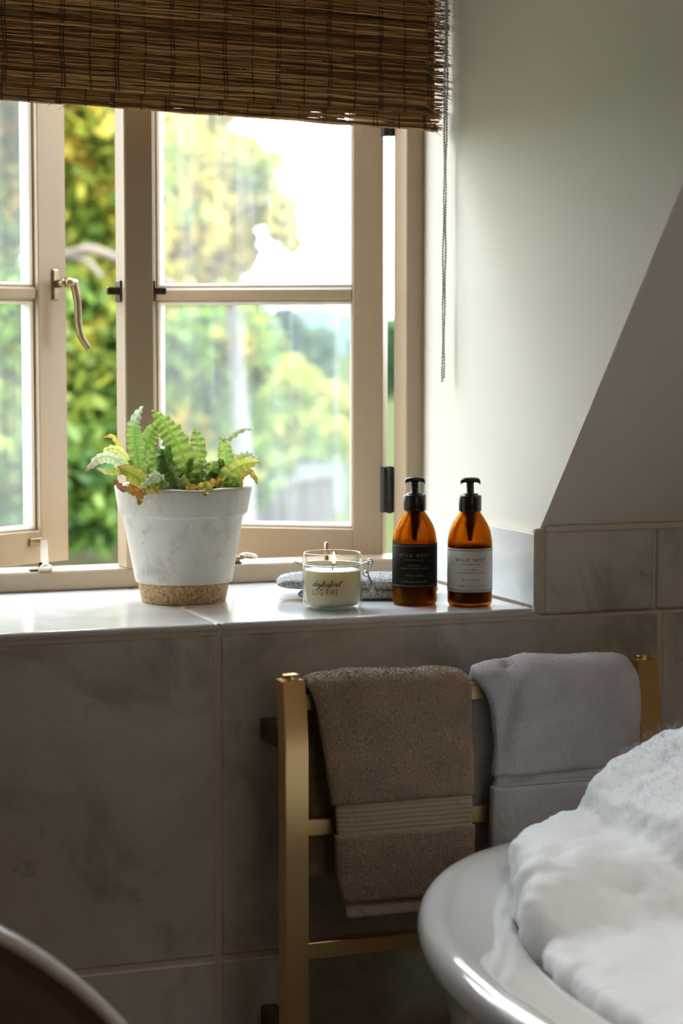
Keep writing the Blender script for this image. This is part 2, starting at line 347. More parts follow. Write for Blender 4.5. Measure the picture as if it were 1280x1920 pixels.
# ------------------------------------------------------------------ marble tiles
def tile(name, lo, hi, m, parent, bev=.0022, dz=0):
    lo = list(lo); hi = list(hi)
    o = boxo(name, lo, hi, m, parent, bev, None, 3 if bev > .004 else 1); return o
J = .0042
rows = [(.4535, .8995), (.004, .4535)]; xs = [-1.111, -.445, .222, .889, 1.557, 2.224, 2.89]
for z0, z1 in rows:
    for a, b in zip(xs, xs[1:]):
        e = random.uniform(-.0006, .0006)
        tile('tile', (a + J, 0 + e, z0 + J * (z0 > .1)), (b - J, .010, z1 - J * .9), marble, fw)
for a, b in ((1.3745, 1.549), (1.549, 2.20), (2.20, 2.89)): tile('tile', (a + J * (a > 1.4), random.uniform(-.0008, .0002), .9035), (b - J, .010, 1.0195), marble, fw)
for a, b in ((-.445, .17), (.17, .424)): tile('tile', (a + J, 0, .9035), (b - J, .010, 1.0195), marble, fw)
struct(boxo('trim_1', (1.3745, .0015, 1.0185), (X1, .012, 1.0285), grout, None, .002))
# sill slabs
sill = struct(boxo('trim_2', (XL, .003, .897), (XC, WY, .9065), grout)); sill.name = 'trim_2'
tile('tile', (XL, -.003, .902), (.8895 - .0015, WY + .01, SZ), marble_sill, sill, .0047)
tile('tile', (.8895 + .0035, -.003, .902), (1.3545, WY + .01, SZ + .0005), marble_sill, sill, .0047)
boxo('grout_line', (.8875, .0, .9), (.8935, WY, SZ - .0006), plain_noise('pale_grout', (.80, .73, .60), (.7, .63, .5), 40, .9), sill)
# upstand tiles on the cheeks
up = struct(boxo('baseboard_right', (1.364, .003, .912), (XC + .001, WY, 1.0195), grout))
tile('tile', (1.3565, .002, SZ + .0025), (1.368, WY, 1.0175), marble_sill, up, .0015)
up2 = struct(boxo('baseboard_left', (XL - .001, .003, .912), (XL + .005, WY, 1.014), grout))
tile('tile', (XL + .001, .002, SZ + .0025), (XL + .0125, WY, 1.0175), marble_sill, up2, .0015)
# mortar fillets: corner of the upstand and joint under it
bm = bmesh.new(); box(bm, (1.3572, .0008, .9030), (1.3748, .0115, 1.0245), .002); bmo('grout_corner', bm, plain_noise('corner_mortar', (.66, .58, .48), (.58, .5, .4), 40, .9, .3, 150), up)

# ------------------------------------------------------------------ window
FX0, FX1 = .466, 1.340; MX0, MX1 = .882, .927; FT = 1.83
win = bpy.data.objects.new('window_1', None); COL.objects.link(win); win.location = (.9, WY, SZ); struct(win)
Y2 = WY + .055
boxo('bottom_rail', (XL, WY, SZ + .0006), (XC + .008, Y2 + .03, .942), paint, win, .0025)
boxo('top_rail', (XL, WY, FT), (XC, Y2, DZ), paint, win, .002)
boxo('mullion', (MX0, WY, .9415), (MX1, Y2, FT + .001), paint, win, .002)
boxo('jamb', (FX1, WY, .9415), (XC + .012, Y2, FT + .001), paint, win, .002)
boxo('jamb', (XL - .01, WY, .9415), (FX0, Y2, FT + .001), paint, win, .002)
boxo('outer_sill', (XL - .1, Y2 + .028, .88), (XC + .1, Y2 + .12, .925), paint, win, .003)
def casement(hinge, ang, side, w, zb, gz0, mid, gz1, zt, st, stf, off=0):
    # hinge: inner face corner at the hinge; side +1 free edge toward +x, -1 toward -x
    M = Matrix.Translation(hinge) @ Matrix.Rotation(ang if side > 0 else -ang, 4, 'Z') @ (Matrix.Identity(4) if side > 0 else Matrix.Scale(-1, 4, (1, 0, 0)))
    root = empty('casement', hinge, None, None); T = .042
    def bx(name, lo, hi, bev=.0015, m=paint, parent=root):
        return boxo(name, lo, hi, m, parent, bev, M)
    bx('stile', (0, 0, zb), (st, T, zt)); bx('stile', (w - stf, 0, zb), (w, T, zt))
    bx('bottom_rail', (st - .001, 0.0003, zb + .0003), (w - stf + .001, T - .0003, gz0)); bx('top_rail', (st - .001, .0003, gz1), (w - stf + .001, T - .0003, zt - .0003))
    bx('glazing_bar', (st - .001, .004, mid[0]), (w - stf + .001, T - .004, mid[1]), .004)
    for a, b in ((gz0, mid[0]), (mid[1], gz1)):
        q = .007
        for lo, hi in (((st, .010, a), (st + q, T - .006, b)), ((w - stf - q, .010, a), (w - stf, T - .006, b)), ((st, .010, a - .001), (w - stf, T - .006, a + q)), ((st, .010, b - q), (w - stf, T - .006, b + .001))):
            bx('bead', lo, hi, .003, lit_paint)
        p = bx('pane', (st + .001, .024, a), (w - stf - .001, .027, b), 0, pane_glass)
    return root, M
RH = at(717, 600, 1, .512); RH.z = 0
rc, RM = casement(RH, radians(33), -1, .432, .931, .9825, (1.3525, 1.3735), 1.765, 1.815, .0495, .0495)
tag(rc, 'right casement of the window, pushed outward, hinged beside the right jamb', 'window casement')
LF = at(125, 600, 1, .722); la = radians(31); lw = .425
LH = Vector((LF.x - lw * cos(la), .722 - lw * sin(la), 0)); LB = at(127, 1050, 1, .722).z
lc, LM = casement(LH, la, 1, lw, LB, .9825, (1.3525, 1.3735), 1.765, 1.815, .055, .062)
tag(lc, 'left casement of the window, swung open with a lever handle on its stile', 'window casement')
# hinges
for zc in (1.048, 1.650):
    boxo('hinge', (RH.x - .004, .497, zc - .037), (FX1 + .006, .512, zc + .037), ironm, rc, .001)
    tubeo('hinge_pin', [(RH.x + .007, .497, zc - .038), (RH.x + .007, .497, zc + .038)], .0045, ironm, rc)
# lever handle on the left casement
def lm(x, y, z): return LM @ Vector((x, y, z))
hx = lw - .026
bm = bmesh.new(); pr = [(hx - .006, -.003), (hx + .006, -.003), (hx + .006, .0005), (hx - .006, .0005)]
box(bm, (hx - .007, -.004, 1.352), (hx + .007, .0005, 1.402), .002, LM); hp = bmo('handle_plate', bm, old_brass, lc)
bm = bmesh.new(); tube(bm, [lm(hx, -.002, 1.378), lm(hx, -.028, 1.380)], .0065, 12); tube(bm, [lm(hx - .004, -.03, 1.381), lm(hx + .018, -.03, 1.379)], [.0075, .0065], 12)
bmo('handle_hub', bm, old_brass, hp, True)
lv = spline([lm(hx + .012, -.031, 1.382), lm(hx + .019, -.032, 1.350), lm(hx + .020, -.033, 1.315), lm(hx + .023, -.037, 1.292), lm(hx + .033, -.043, 1.274)], 6)
tubeo('handle_lever', lv, [lerp(.0068, .0052, i / len(lv)) for i in range(len(lv))], old_brass, lc, 10)
# stay bracket on left bottom rail
sxx = lw - .066
boxo('stay_plate', (sxx - .024, -.004, .958), (sxx + .004, .0005, .971), old_brass, lc, .001, LM)
# casement stays
pale_brass = mat('lacquered_pale_brass', (.80, .76, .66), .25, .9)
s1 = empty('casement_stay', at(75, 1068, 2, .943), 'pale casement stay of the left casement, its rounded end towards the room', 'casement stay')
a = lm(sxx + .004, -.006, .966); b = at(84, 1066, 1, .455)
bm = bmesh.new(); d = (b - a); 
for i in range(1):
    nrm = d.normalized(); sd_ = Vector((cos(.2), sin(.2), 0)) * .0065; u_ = Vector((0, 0, .0018))
    vs = [bm.verts.new(p + k * sd_ + q * u_) for p in (a, b) for k in (-1, 1) for q in (-1, 1)]
bmesh.ops.convex_hull(bm, input=vs); bmo('stay_arm', bm, pale_brass, s1)
bm = bmesh.new(); sphere(bm, (0, 0, 0), .0115, 3, (1.0, 1.15, .40)); bmesh.ops.transform(bm, matrix=Matrix.Translation(b + Vector((-.001, -.008, -.002))) @ Matrix.Rotation(radians(-50), 4, 'X'), verts=bm.verts); bmo('stay_end', bm, pale_brass, s1, True)
bp = at(76, 1068, 2, .944); bm = bmesh.new(); box(bm, (bp.x - .017, bp.y - .006, .9422), (bp.x + .017, bp.y + .006, .9450), .001); tube(bm, [(bp.x, bp.y, .943), (bp.x, bp.y, .955)], .003, 10); bmo('peg_plate', bm, ironm, s1)
s2 = empty('casement_stay', (1.05, WY + .02, .942), 'brass casement stay behind the pot with a bright spoon-shaped end', 'casement stay')
c0 = at(438, 1052, 1, WY + .018); bm = bmesh.new(); box(bm, (c0.x - .014, c0.y - .006, .9422), (c0.x + .012, c0.y + .006, .9452), .001)
lathe(bm, [(0, 0), (.010, 0), (.009, .006), (.005, .010), (.0045, .011), (0, .011)], (c0.x, c0.y, .945), 16); tube(bm, [(c0.x - .001, c0.y, .950), (c0.x - .001, c0.y, .969)], .0022, 8); bmo('stay_peg', bm, old_brass, s2, True)
c1 = at(466, 1043, 1, WY + .012); bm = bmesh.new(); sphere(bm, (0, 0, 0), .0155, 3, (1.0, .55, .28)); bmesh.ops.transform(bm, matrix=Matrix.Translation(c1) @ Matrix.Rotation(radians(10), 4, 'Y') @ Matrix.Rotation(radians(-28), 4, 'X'), verts=bm.verts); bmo('stay_end', bm, pale_brass, s2, True)
tubeo('stay_arm', [c0 + Vector((0, 0, .003)), c1], .003, old_brass, s2)
c2 = at(612, 1048, 1, WY + .02); s3 = tag(tubeo('stay_pin', [(c2.x, c2.y, .9418), (c2.x, c2.y, .970)], .0034, old_brass, None, 12), 'small upright brass pin on the window frame behind the candle', 'pin')
# catches (keeper hooks) on both sides of the mullion
for sgn, xx in ((-1, MX0), (1, MX1)):
    k = empty('window_catch', (xx, WY + .03, 1.365), 'dark bronze window catch on the %s side of the mullion' % ('left' if sgn < 0 else 'right'), 'window catch')
    boxo('catch_plate', (min(xx, xx + sgn * .003), WY + .018 if sgn < 0 else WY + .002, 1.347), (max(xx, xx + sgn * .003), WY + .046 if sgn < 0 else WY + .02, 1.379), catchm, k, .0008)
    yy = WY + .026 if sgn < 0 else WY + .006
    boxo('catch_hook', (min(xx + sgn * .002, xx + sgn * .021), yy - .004, 1.3575), (max(xx + sgn * .002, xx + sgn * .021), yy + .006, 1.3695), catchm, k, .002)

# ------------------------------------------------------------------ reed blind
bl = empty('roman_blind', (.9, .34, 1.97), 'woven brown reed blind half lowered across the window top', 'blind')
BX0, BX1 = .445, 1.356; tilt = -.035
def zb_at(x): return 1.6085 + (1.358 - x) * .0345
def reeds(name, z_off0, z_off1, y, x1, pitch, holes=None):
    V = []; F = []; C = []; zo = z_off0
    while zo < z_off1:
        r = random.uniform(.0007, .00125); x = BX0
        if random.random() < .10: r *= 1.25
        yy = y + random.uniform(-.0012, .0012); ph = random.uniform(0, 9)
        while x < x1 - .01:
            ln = random.uniform(.12, .6); xe = min(x + ln, x1 + random.uniform(-.012, .014))
            if xe > x1 - .015: xe = x1 + random.uniform(-.010, .012)
            k = random.random(); base = Vector((.27, .115, .035)).lerp(Vector((.68, .41, .16)), k ** 1.5)
            if random.random() < .12: base = Vector((.11, .05, .022))
            segs = max(2, int((xe - x) / .03)); o0 = len(V)
            for s in range(segs + 1):
                xx = lerp(x, xe, s / segs)
                fr = max(0, (xx - (x1 - .04)) / .04)
                zc = zb_at(xx) + zo + .0007 * sin(xx * 23 + ph) + .0006 * sin(xx * 61 + ph * 3) + fr * fr * random.uniform(-.003, .002)
                yc = yy + .0014 * sin(xx * 9 + ph) - fr * random.uniform(0, .002)
                rr = r * (1 + .2 * sin(xx * 47 + ph))
                for j in range(5): V.append((xx, yc + rr * cos(2 * pi * j / 5), zc + rr * sin(2 * pi * j / 5)))
            for s in range(segs):
                xm = lerp(x, xe, (s + .5) / segs)
                if holes and holes(xm, zo): continue
                for j in range(5):
                    a = o0 + s * 5 + j; b = o0 + s * 5 + (j + 1) % 5; F.append((a, b, b + 5, a + 5)); C.append(base * random.uniform(.85, 1.15))
            x = xe + random.uniform(-.01, .001)
        zo += pitch * random.uniform(.75, 1.2)
    o = pyo(name, V, F, reedm, bl, True); tint(o.data, C); o['kind'] = 'stuff'; return o
reeds('reed_panel', .0235, .362, .336, BX1, .00185)
def holes(x, z):
    return (1.18 < x < 1.275 and (.006 < z < .0105 or .0135 < z < .0175) and noise.noise((x * 55, z * 900, 0)) > -.05) or (x > 1.335 and .009 < z < .014)
reeds('folded_hem', .0, .028, .3475, BX1 - .006, .00135, holes)
reeds('folded_hem', .0008, .028, .3500, BX1 - .006, .00135, holes)
V = []; 
bb = bmesh.new()  # lining of darker split reeds behind, closing the weave
vs_ = [bb.verts.new(p) for p in ((BX0, .3395, zb_at(BX0) + .0225), (BX1 - .012, .3395, zb_at(BX1) + .0225), (BX1 - .012, .3395, 1.97), (BX0, .3395, 1.97), (BX0, .3425, zb_at(BX0) + .0225), (BX1 - .012, .3425, zb_at(BX1) + .0225), (BX1 - .012, .3425, 1.97), (BX0, .3425, 1.97))]
for q in ((0, 1, 2, 3), (7, 6, 5, 4), (0, 4, 5, 1), (1, 5, 6, 2), (2, 6, 7, 3), (3, 7, 4, 0)): bb.faces.new([vs_[i] for i in q])
bmo('reed_backing', bb, plain_noise('dark_reed', (.10, .055, .028), (.17, .10, .05), 200, .9), bl)
bb = bmesh.new(); tube(bb, [(BX0, .352, zb_at(BX0) + .021), (BX1 - .01, .352, zb_at(BX1) + .021)], .004, 8); bmo('batten', bb, plain_noise('batten_wood', (.2, .12, .06), (.25, .15, .08), 60, .8), bl)
xsn = [at(p, 120, 1, .335).x for p in (8, 62, 117, 169, 220, 272, 323, 373, 422, 474, 522, 571, 618, 665, 713, 758, 806)]
step = xsn[1] - xsn[0]; xsn = [xsn[0] - step * k for k in (1, 2, 3, 4, 5)] + xsn
for i, x in enumerate(xsn):
    bm = bmesh.new()
    for dx in ((-.0022, .0022) if i % 2 else (0,)):
        pts = []; kk = 90
        for j in range(kk):
            z = .022 + (.362 - .022) * j / (kk - 1); xx = x + dx + .0012 * sin(j * .23 + i) + .0004 * random.uniform(-1, 1)
            pts.append((xx, .3343 + (.0006 if j % 2 else -.0004), zb_at(x) + z))
        tube(bm, pts, .0009, 5)
    bmo('cord', bm, threadm, bl)
    bm = bmesh.new()
    for dx in ((-.0022, .0022) if i % 2 else (0,)):
        o_ = -.004 + random.uniform(-.001, .001)
        tube(bm, [(x + dx + o_ + .0004 * random.uniform(-1, 1), .3458 + (.0005 if j % 2 else -.0004), zb_at(x) - .0006 + .026 * j / 9) for j in range(10)], .0009, 5)
    bmo('cord', bm, threadm, bl)
bm = bmesh.new(); fc = []
def fibre(p, d, ln, r, n=7, curl=1.0):
    pts = [Vector(p)]; d = Vector(d).normalized()
    for i in range(n):
        d = (d + Vector((random.uniform(-.25, .25), random.uniform(-.1, .1), random.uniform(-.3, .22))) * curl).normalized(); pts.append(pts[-1] + d * ln / n)
    f0 = len(bm.faces); tube(bm, pts, [r * (1 - .6 * i / n) for i in range(n + 1)], 4); k = random.random()
    fc.extend([Vector((.30, .17, .07)).lerp(Vector((.62, .45, .25)), k)] * (len(bm.faces) - f0))
for _ in range(190):
    z = random.uniform(.02, .35); x = BX1 + random.uniform(-.035, -.002); fibre((x, .333 + random.uniform(-.003, .001), zb_at(x) + z), (1, -.15, random.uniform(-.5, .25)), random.uniform(.012, .038), random.uniform(.0003, .0008))
for _ in range(26):
    z = random.uniform(.03, .3); x = random.uniform(.7, BX1 - .03); fibre((x, .332, zb_at(x) + z), (random.choice((-1, 1)), -.3, random.uniform(-.6, .3)), random.uniform(.01, .03), .0003)
for px, py, dd, ln in ((128, 197, (-.9, 0, -.45), .018), (132, 192, (-.3, 0, -.9), .02), (236, 200, (.35, 0, -.9), .014), (240, 202, (.5, 0, -.8), .011), (683, 236, (0, 0, -1), .018), (810, 238, (.8, 0, -.5), .018), (805, 240, (.7, 0, -.4), .014), (30, 190, (.6, 0, -.4), .012), (100, 188, (-.8, 0, -.5), .012)):
    p = at(px, py, 1, .344); p.z = zb_at(p.x) + .001; fibre(p, dd, ln, .0007, 5, .35)
for _ in range(16):
    x = random.uniform(.6, 1.34); fibre((x, .345, zb_at(x) - .0003), (random.choice((-1, 1)), 0, -.25), random.uniform(.006, .02), .00035, 5, .6)
me = bpy.data.meshes.new('frayed_fibres'); bm.to_mesh(me); bm.free(); o = link('frayed_fibres', me, reedm, bl, True); tint(me, fc); o['kind'] = 'stuff'
boxo('head_rail', (BX0, .33, 1.965), (BX1, .39, 1.998), paint, bl, .002)

# bead chain
BE = []; bm = bmesh.new(); zt, zb = 1.985, 1.2265; n = int((zt - zb) / .0043)
for k in range(n + 1):
    f = k / n; z = lerp(zb, zt, f); x = lerp(1.3520, 1.3575, f)
    for sgn in (-1, 1):
        dx = sgn * (.0017 + .0004 * sin(k * .31)); dz = .00215 * (sgn > 0)
        if k == 0 and sgn > 0: continue
        BE.append((x + dx, .322 + sgn * .0012 * sin(k * .11), z + dz, .0021))
tube(bm, [(lerp(1.3520, 1.3575, i / 20) - .0016, .322, lerp(zb, zt, i / 20)) for i in range(21)], .0005, 4)
tube(bm, [(lerp(1.3520, 1.3575, i / 20) + .0016, .322, lerp(zb, zt, i / 20)) for i in range(21)], .0005, 4)
ico_batch(bm, BE, 2)
tag(bmo('bead_chain', bm, chrome_bead, None, True), 'steel bead chain hanging in a long loop beside the blind', 'chain')

# ------------------------------------------------------------------ potted fern
PC = Vector((.917, .256, SZ)); pt = empty('potted_fern', PC, 'crinkled bright green fern in a whitewashed pot with cork base', 'potted plant')
prof = [(0, .004), (.054, .004), (.0605, .0), (.0622, .004), (.0665, .022), (.0700, .0315), (.0868, .1245), (.0905, .1275), (.0930, .1300), (.0985, .163), (.0990, .1665), (.0965, .1690), (.0915, .1685), (.0895, .165), (.0830, .130), (.078, .118), (0, .118)]
def wob(o, amp, zc=0):
    for v in o.data.vertices:
        p = v.co; n_ = noise.noise(p * 14) * amp; d = Vector((p.x - PC.x, p.y - PC.y, 0)); 
        if d.length > .02: p += d.normalized() * n_; 
        if p.z > PC.z + .15: p.z += noise.noise(p * 22 + Vector((3, 0, 0))) * amp * 2.0
pot = latheo('pot', [(r, z) for r, z in prof if z >= .0315 or r < .02], PC, potm, pt, 72) if False else None
pot = latheo('pot', [(.069, .0300)] + prof[5:], PC, potm, pt, 96); wob(pot, .0022)
cork = latheo('cork_band', [(0, .001), (.056, .001), (.0600, .0), (.0612, .003), (.0650, .022), (.0672, .0300), (.0668, .0330), (0, .0330)], PC, corkm, pot, 72)
latheo('soil', [(.0868, .150), (.06, .153), (.03, .156), (0, .157)], PC, soilm, pt, 40)
GR = (.19, .32, .045); GD = (.06, .16, .025); GL = (.38, .48, .12); YL = (.62, .60, .12); OR = (.60, .26, .03); BR = (.24, .08, .02); WH = (.62, .68, .50)
def leaf(pts, width, base, edge, dy0, dy1, face=0.0, ruf=.16, tipc=None, waves=None, rim=None):
    # pts in the plane of the plant, seen from the room; becomes a 3D curve leaning dy0..dy1 in depth
    P3 = []
    for i, (cx, cy) in enumerate(pts):
        f = i / (len(pts) - 1); px = 140 + cx / 3.368; py = 740 + cy / 3.368; P3.append(at(px, py, 1, PC.y + lerp(dy0, dy1, f)))
    C = spline(P3, 10); n = len(C); Wm = width / 3.368 * .00077 * .5; m = 9; V = []; F = []; cols = []
    Ltot = sum((C[i + 1] - C[i]).length for i in range(n - 1)); wv = waves or max(3, Ltot / .0098); ph = random.uniform(0, 6); wob_ = random.uniform(.3, .8); ph0_ = ph; ph1_ = ph
    vd = Vector((-.35, -.93, .12)).normalized()
    for i, c in enumerate(C):
        f = i / (n - 1); ph += wob_ * .5 * noise.noise((i * .21, ph0_, 0)); t_ = (C[min(i + 1, n - 1)] - C[max(i - 1, 0)]).normalized(); s = t_.cross(vd).normalized()
        nrm = s.cross(t_).normalized(); s = (s * cos(face) + nrm * sin(face)).normalized(); nrm = s.cross(t_).normalized()
        w = Wm * (min(1, (f / .16) ** .6 if f < .16 else 1)) * (1 - max(0, (f - .45) / .55) ** 2.0) + .0004
        for j in range(-m, m + 1):
            g_ = j / m; ed = abs(g_) ** 1.7; ru = sin(2 * pi * wv * f + ph + (1.3 if j > 0 else 0) ) * ruf * Wm * ed * 1.7
            lat = w * g_ * (1 + .10 * sin(2 * pi * wv * f * .53 + ph * 2 + (2 if j > 0 else 0)))
            ridge = .20 * Wm * sin(2 * pi * wv * f + ph + abs(g_) * 1.2) * (abs(g_) ** .6) * (1 - ed * .4)
            V.append(c + s * lat + nrm * (ru + ridge - .32 * Wm * (1 - abs(g_)) ** 2 * .6 + .12 * Wm * g_ * g_) + t_ * (.04 * Wm * sin(2 * pi * wv * f + ph) * abs(g_)))
    for i in range(n - 1):
        for j in range(2 * m):
            a = i * (2 * m + 1) + j; F.append((a, a + 1, a + 2 * m + 2, a + 2 * m + 1))
            f = i / n; g_ = abs((j + .5 - m) / m); q = noise.noise((i * .35, j * .5, width)) * .5 + .5
            c_ = Vector(base).lerp(Vector(edge), min(1, max(0, g_ ** 1.5 * .8 + (q - .5) * .9)))
            c_ = c_ * (1 + .16 * sin(2 * pi * wv * f + ph1_ + g_ * 1.2))
            if g_ < .12: c_ = Vector(base).lerp(Vector(GD), .35)
            if rim and g_ > .84: c_ = Vector(rim)
            if tipc is not None and f > .62: c_ = c_.lerp(Vector(tipc), min(1, (f - .62) / .3))
            cols.append(c_)
    o = pyo('leaf', V, F, leafm, pt, True); tint(o.data, cols); return o
LV = [
 ([(430, 600), (400, 430), (378, 280), (380, 170), (430, 70)], 100, GR, GL, .0, -.03, .1, .22, WH),
 ([(445, 590), (440, 380), (480, 250), (540, 165)], 120, GR, GL, .02, .04, -.3, .12),
 ([(712, 610), (712, 490), (645, 310), (570, 190), (487, 98)], 165, (.29, .42, .055), GL, -.01, .0, .15, .16),
 ([(785, 600), (768, 430), (775, 310), (755, 207)], 118, (.32, .44, .09), GL, .03, .05, -.1, .2),
 ([(560, 600), (520, 480), (508, 390), (512, 308)], 95, GR, GL, -.02, -.02, .3, .2),
 ([(610, 600), (575, 470), (572, 390), (600, 315)], 105, GD, GR, -.03, -.05, -.3, .18),
 ([(650, 610), (615, 520), (575, 450), (530, 330)], 110, GR, WH, -.05, -.04, .5, .25),
 ([(945, 590), (955, 430), (948, 340), (915, 275)], 100, (.29, .42, .08), GL, .0, -.02, .1, .22),
 ([(925, 285), (985, 275), (1050, 230), (1130, 215)], 34, GL, WH, -.02, -.03, .5, .2, WH),
 ([(900, 600), (975, 500), (1070, 440), (1170, 420)], 105, (.52, .58, .09), YL, -.04, -.05, -.2, .16, YL, None, (.55, .30, .05)),
 ([(1030, 560), (1080, 490), (1120, 500), (1155, 568)], 45, (.40, .40, .06), OR, -.02, -.03, .4, .1, BR),
 ([(360, 520), (260, 410), (160, 400), (68, 482)], 80, (.50, .56, .26), WH, -.02, -.04, .55, .05, (.45, .30, .25)),
 ([(420, 540), (330, 480), (230, 490), (135, 462)], 46, YL, GL, -.03, -.05, .3, .15, (.75, .74, .30)),
 ([(420, 590), (390, 520), (270, 455)], 110, (.50, .52, .06), YL, -.04, -.06, -.2, .12, (.45, .2, .04), None, OR),
 ([(370, 480), (300, 370), (240, 340), (172, 352)], 48, YL, (.75, .74, .30), .0, -.01, .3, .25),
 ([(330, 400), (275, 310), (235, 262), (182, 270)], 30, (.55, .5, .10), OR, .02, .02, .3, .2, OR),
 ([(330, 600), (370, 600), (410, 640), (405, 698)], 62, OR, BR, -.078, -.108, .2, .12, BR, None, YL),
 ([(340, 600), (300, 590), (270, 560), (248, 525)], 36, BR, (.08, .03, .02), -.03, -.05, .3, .2),
 ([(590, 590), (520, 510), (460, 550), (395, 600)], 60, (.45, .55, .25), WH, -.06, -.085, .7, .3, YL),
 ([(520, 560), (500, 600), (470, 610), (430, 630)], 52, (.45, .45, .08), OR, -.08, -.10, -.4, .2, BR),
 ([(700, 590), (780, 600), (860, 565), (930, 535)], 62, (.62, .40, .05), OR, -.075, -.095, .3, .2, (.60, .2, .03), None, YL),
 ([(780, 580), (840, 590), (815, 640)], 56, (.55, .48, .06), YL, -.085, -.105, .2, .2, (.3, .14, .03)),
 ([(760, 600), (770, 590), (745, 575)], 30, (.45, .35, .05), BR, -.07, -.09, .2, .2, BR),
 ([(800, 600), (855, 500), (895, 415)], 34, WH, WH, -.01, .0, .9, .3),
 ([(960, 600), (1010, 440), (1080, 385), (1150, 395)], 62, GL, WH, .02, .0, .6, .3, WH),
 ([(1000, 590), (1030, 560), (980, 520), (930, 560)], 70, GR, YL, -.06, -.07, .3, .2),
 ([(480, 600), (440, 500), (400, 440), (330, 400)], 62, GR, GL, .02, .03, .3, .2),
 ([(460, 600), (450, 470), (420, 390), (440, 330)], 58, GR, WH, .02, .02, .5, .3),
 ([(690, 600), (680, 480), (640, 400), (650, 330)], 90, GR, GL, .03, .03, -.3, .2),
 ([(720, 600), (700, 560), (690, 500)], 60, YL, GL, -.04, -.05, .2, .2),
 ([(860, 600), (870, 520), (830, 470)], 60, GR, GL, .02, .02, .1, .25),
 ([(900, 610), (890, 540), (930, 470)], 80, GD, GR, .02, .03, .1, .2),
 ([(560, 610), (540, 560), (560, 500)], 80, GR, GL, -.05, -.06, .1, .25),
 ([(1010, 600), (960, 560), (960, 590), (1040, 575)], 50, GR, YL, -.05, -.06, .1, .25)]
for a in LV: leaf(*a)
for k in range(28):   # short inner and far-side fronds
    cx = 700 + 330 * sin(k * 2.4) * random.uniform(.4, 1); b0 = 660 + 200 * sin(k * 2.4); h = random.uniform(80, 210)
    leaf([(b0, 600), (lerp(b0, cx, .6), 600 - h * .7), (cx, 600 - h)], random.uniform(50, 80), random.choice((GR, GD, GL)), random.choice((GL, GR)), random.uniform(-.04, .05), random.uniform(-.04, .08), random.uniform(-.5, .5), .22)

# ------------------------------------------------------------------ folded grey cloth behind the candle
def blob_cloth(name, outline, z0, layers, m, label, cat):
    root = empty(name, (outline[0][0], outline[0][1], z0), label, cat)
    return root
cl = empty('face_cloth', (1.16, .20, SZ), 'grey woven cloth folded flat on the sill behind the candle', 'cloth')
def slab(name, cx, cy, hx_, hy_, z0, th, rot, parent, m, seed):
    V = []; F = []; nu, nv = 56, 34
    M = Matrix.Translation((cx, cy, z0)) @ Matrix.Rotation(rot, 4, 'Z')
    for s in (0, 1):
        for i in range(nu):
            for j in range(nv):
                u = sin(pi / 2 * (-1 + 2 * i / (nu - 1))); v = sin(pi / 2 * (-1 + 2 * j / (nv - 1)))
                eu = max(0, 1 - abs(u) ** 9) ** .5 * max(0, 1 - abs(v) ** 7) ** .5
                h = th / 2 + (th / 2 * eu + (noise.noise((u * 2.2 + seed, v * 2, 0)) * .004 + noise.noise((u * 9 + seed, v * 7, 3)) * .0018) * eu) * (1 if s else -1) * 1.0
                if not s: h = max(0.0006, th / 2 - th / 2 * eu)
                bend = 1 + .06 * noise.noise((u * 1.5, seed, v)); V.append(M @ Vector((u * hx_ * bend, v * hy_ * (1 + .08 * noise.noise((u * 2, 9, seed))), h)))
        o_ = s * nu * nv
        for i in range(nu - 1):
            for j in range(nv - 1):
                a = o_ + i * nv + j; F.append((a, a + 1, a + nv + 1, a + nv) if not s else (a, a + nv, a + nv + 1, a + 1))
    return pyo(name, V, F, m, parent, True)
slab('cloth_layer', 1.187, .209, .100, .056, SZ + .0003, .017, radians(-22), cl, cloth_grey, 1)
slab('cloth_layer', 1.172, .220, .116, .058, SZ + .0150, .018, radians(-21), cl, cloth_grey, 5)

# ------------------------------------------------------------------ text helpers
def text_mesh(s, size, spacing=1.0, shear=0.0):
    c = bpy.data.curves.new('txt', 'FONT'); c.body = s; c.size = size; c.space_character = spacing; c.shear = shear; c.align_x = 'CENTER'; c.align_y = 'CENTER'; c.resolution_u = 3
    o = bpy.data.objects.new('txt', c); COL.objects.link(o); bpy.context.view_layer.update()
    me = bpy.data.meshes.new_from_object(o.evaluated_get(bpy.context.evaluated_depsgraph_get())); bpy.data.objects.remove(o); bpy.data.curves.remove(c)
    me.materials.clear(); return me
VIEWA = math.atan2(-(2.95), -1.1)   # direction from the sill towards the camera
def wrap(me, C, R, zc, ang, th=.0):   # x,y of flat mesh -> around a vertical cylinder facing ang
    bm = bmesh.new(); bm.from_mesh(me)
    bmesh.ops.triangulate(bm, faces=bm.faces)
    for v in bm.verts:
        a = ang + v.co.x / R; v.co = Vector((C.x + (R + th) * cos(a), C.y + (R + th) * sin(a), zc + v.co.y))
    bm.to_mesh(me); bm.free(); return me
def label_text(parent, C, R, lines, ang, m, name='lettering'):
    for s, size, z, sp, sh in lines:
        me = wrap(text_mesh(s, size, sp, sh), C, R, C.z + z, ang, .00025); link(name, me, m, parent)
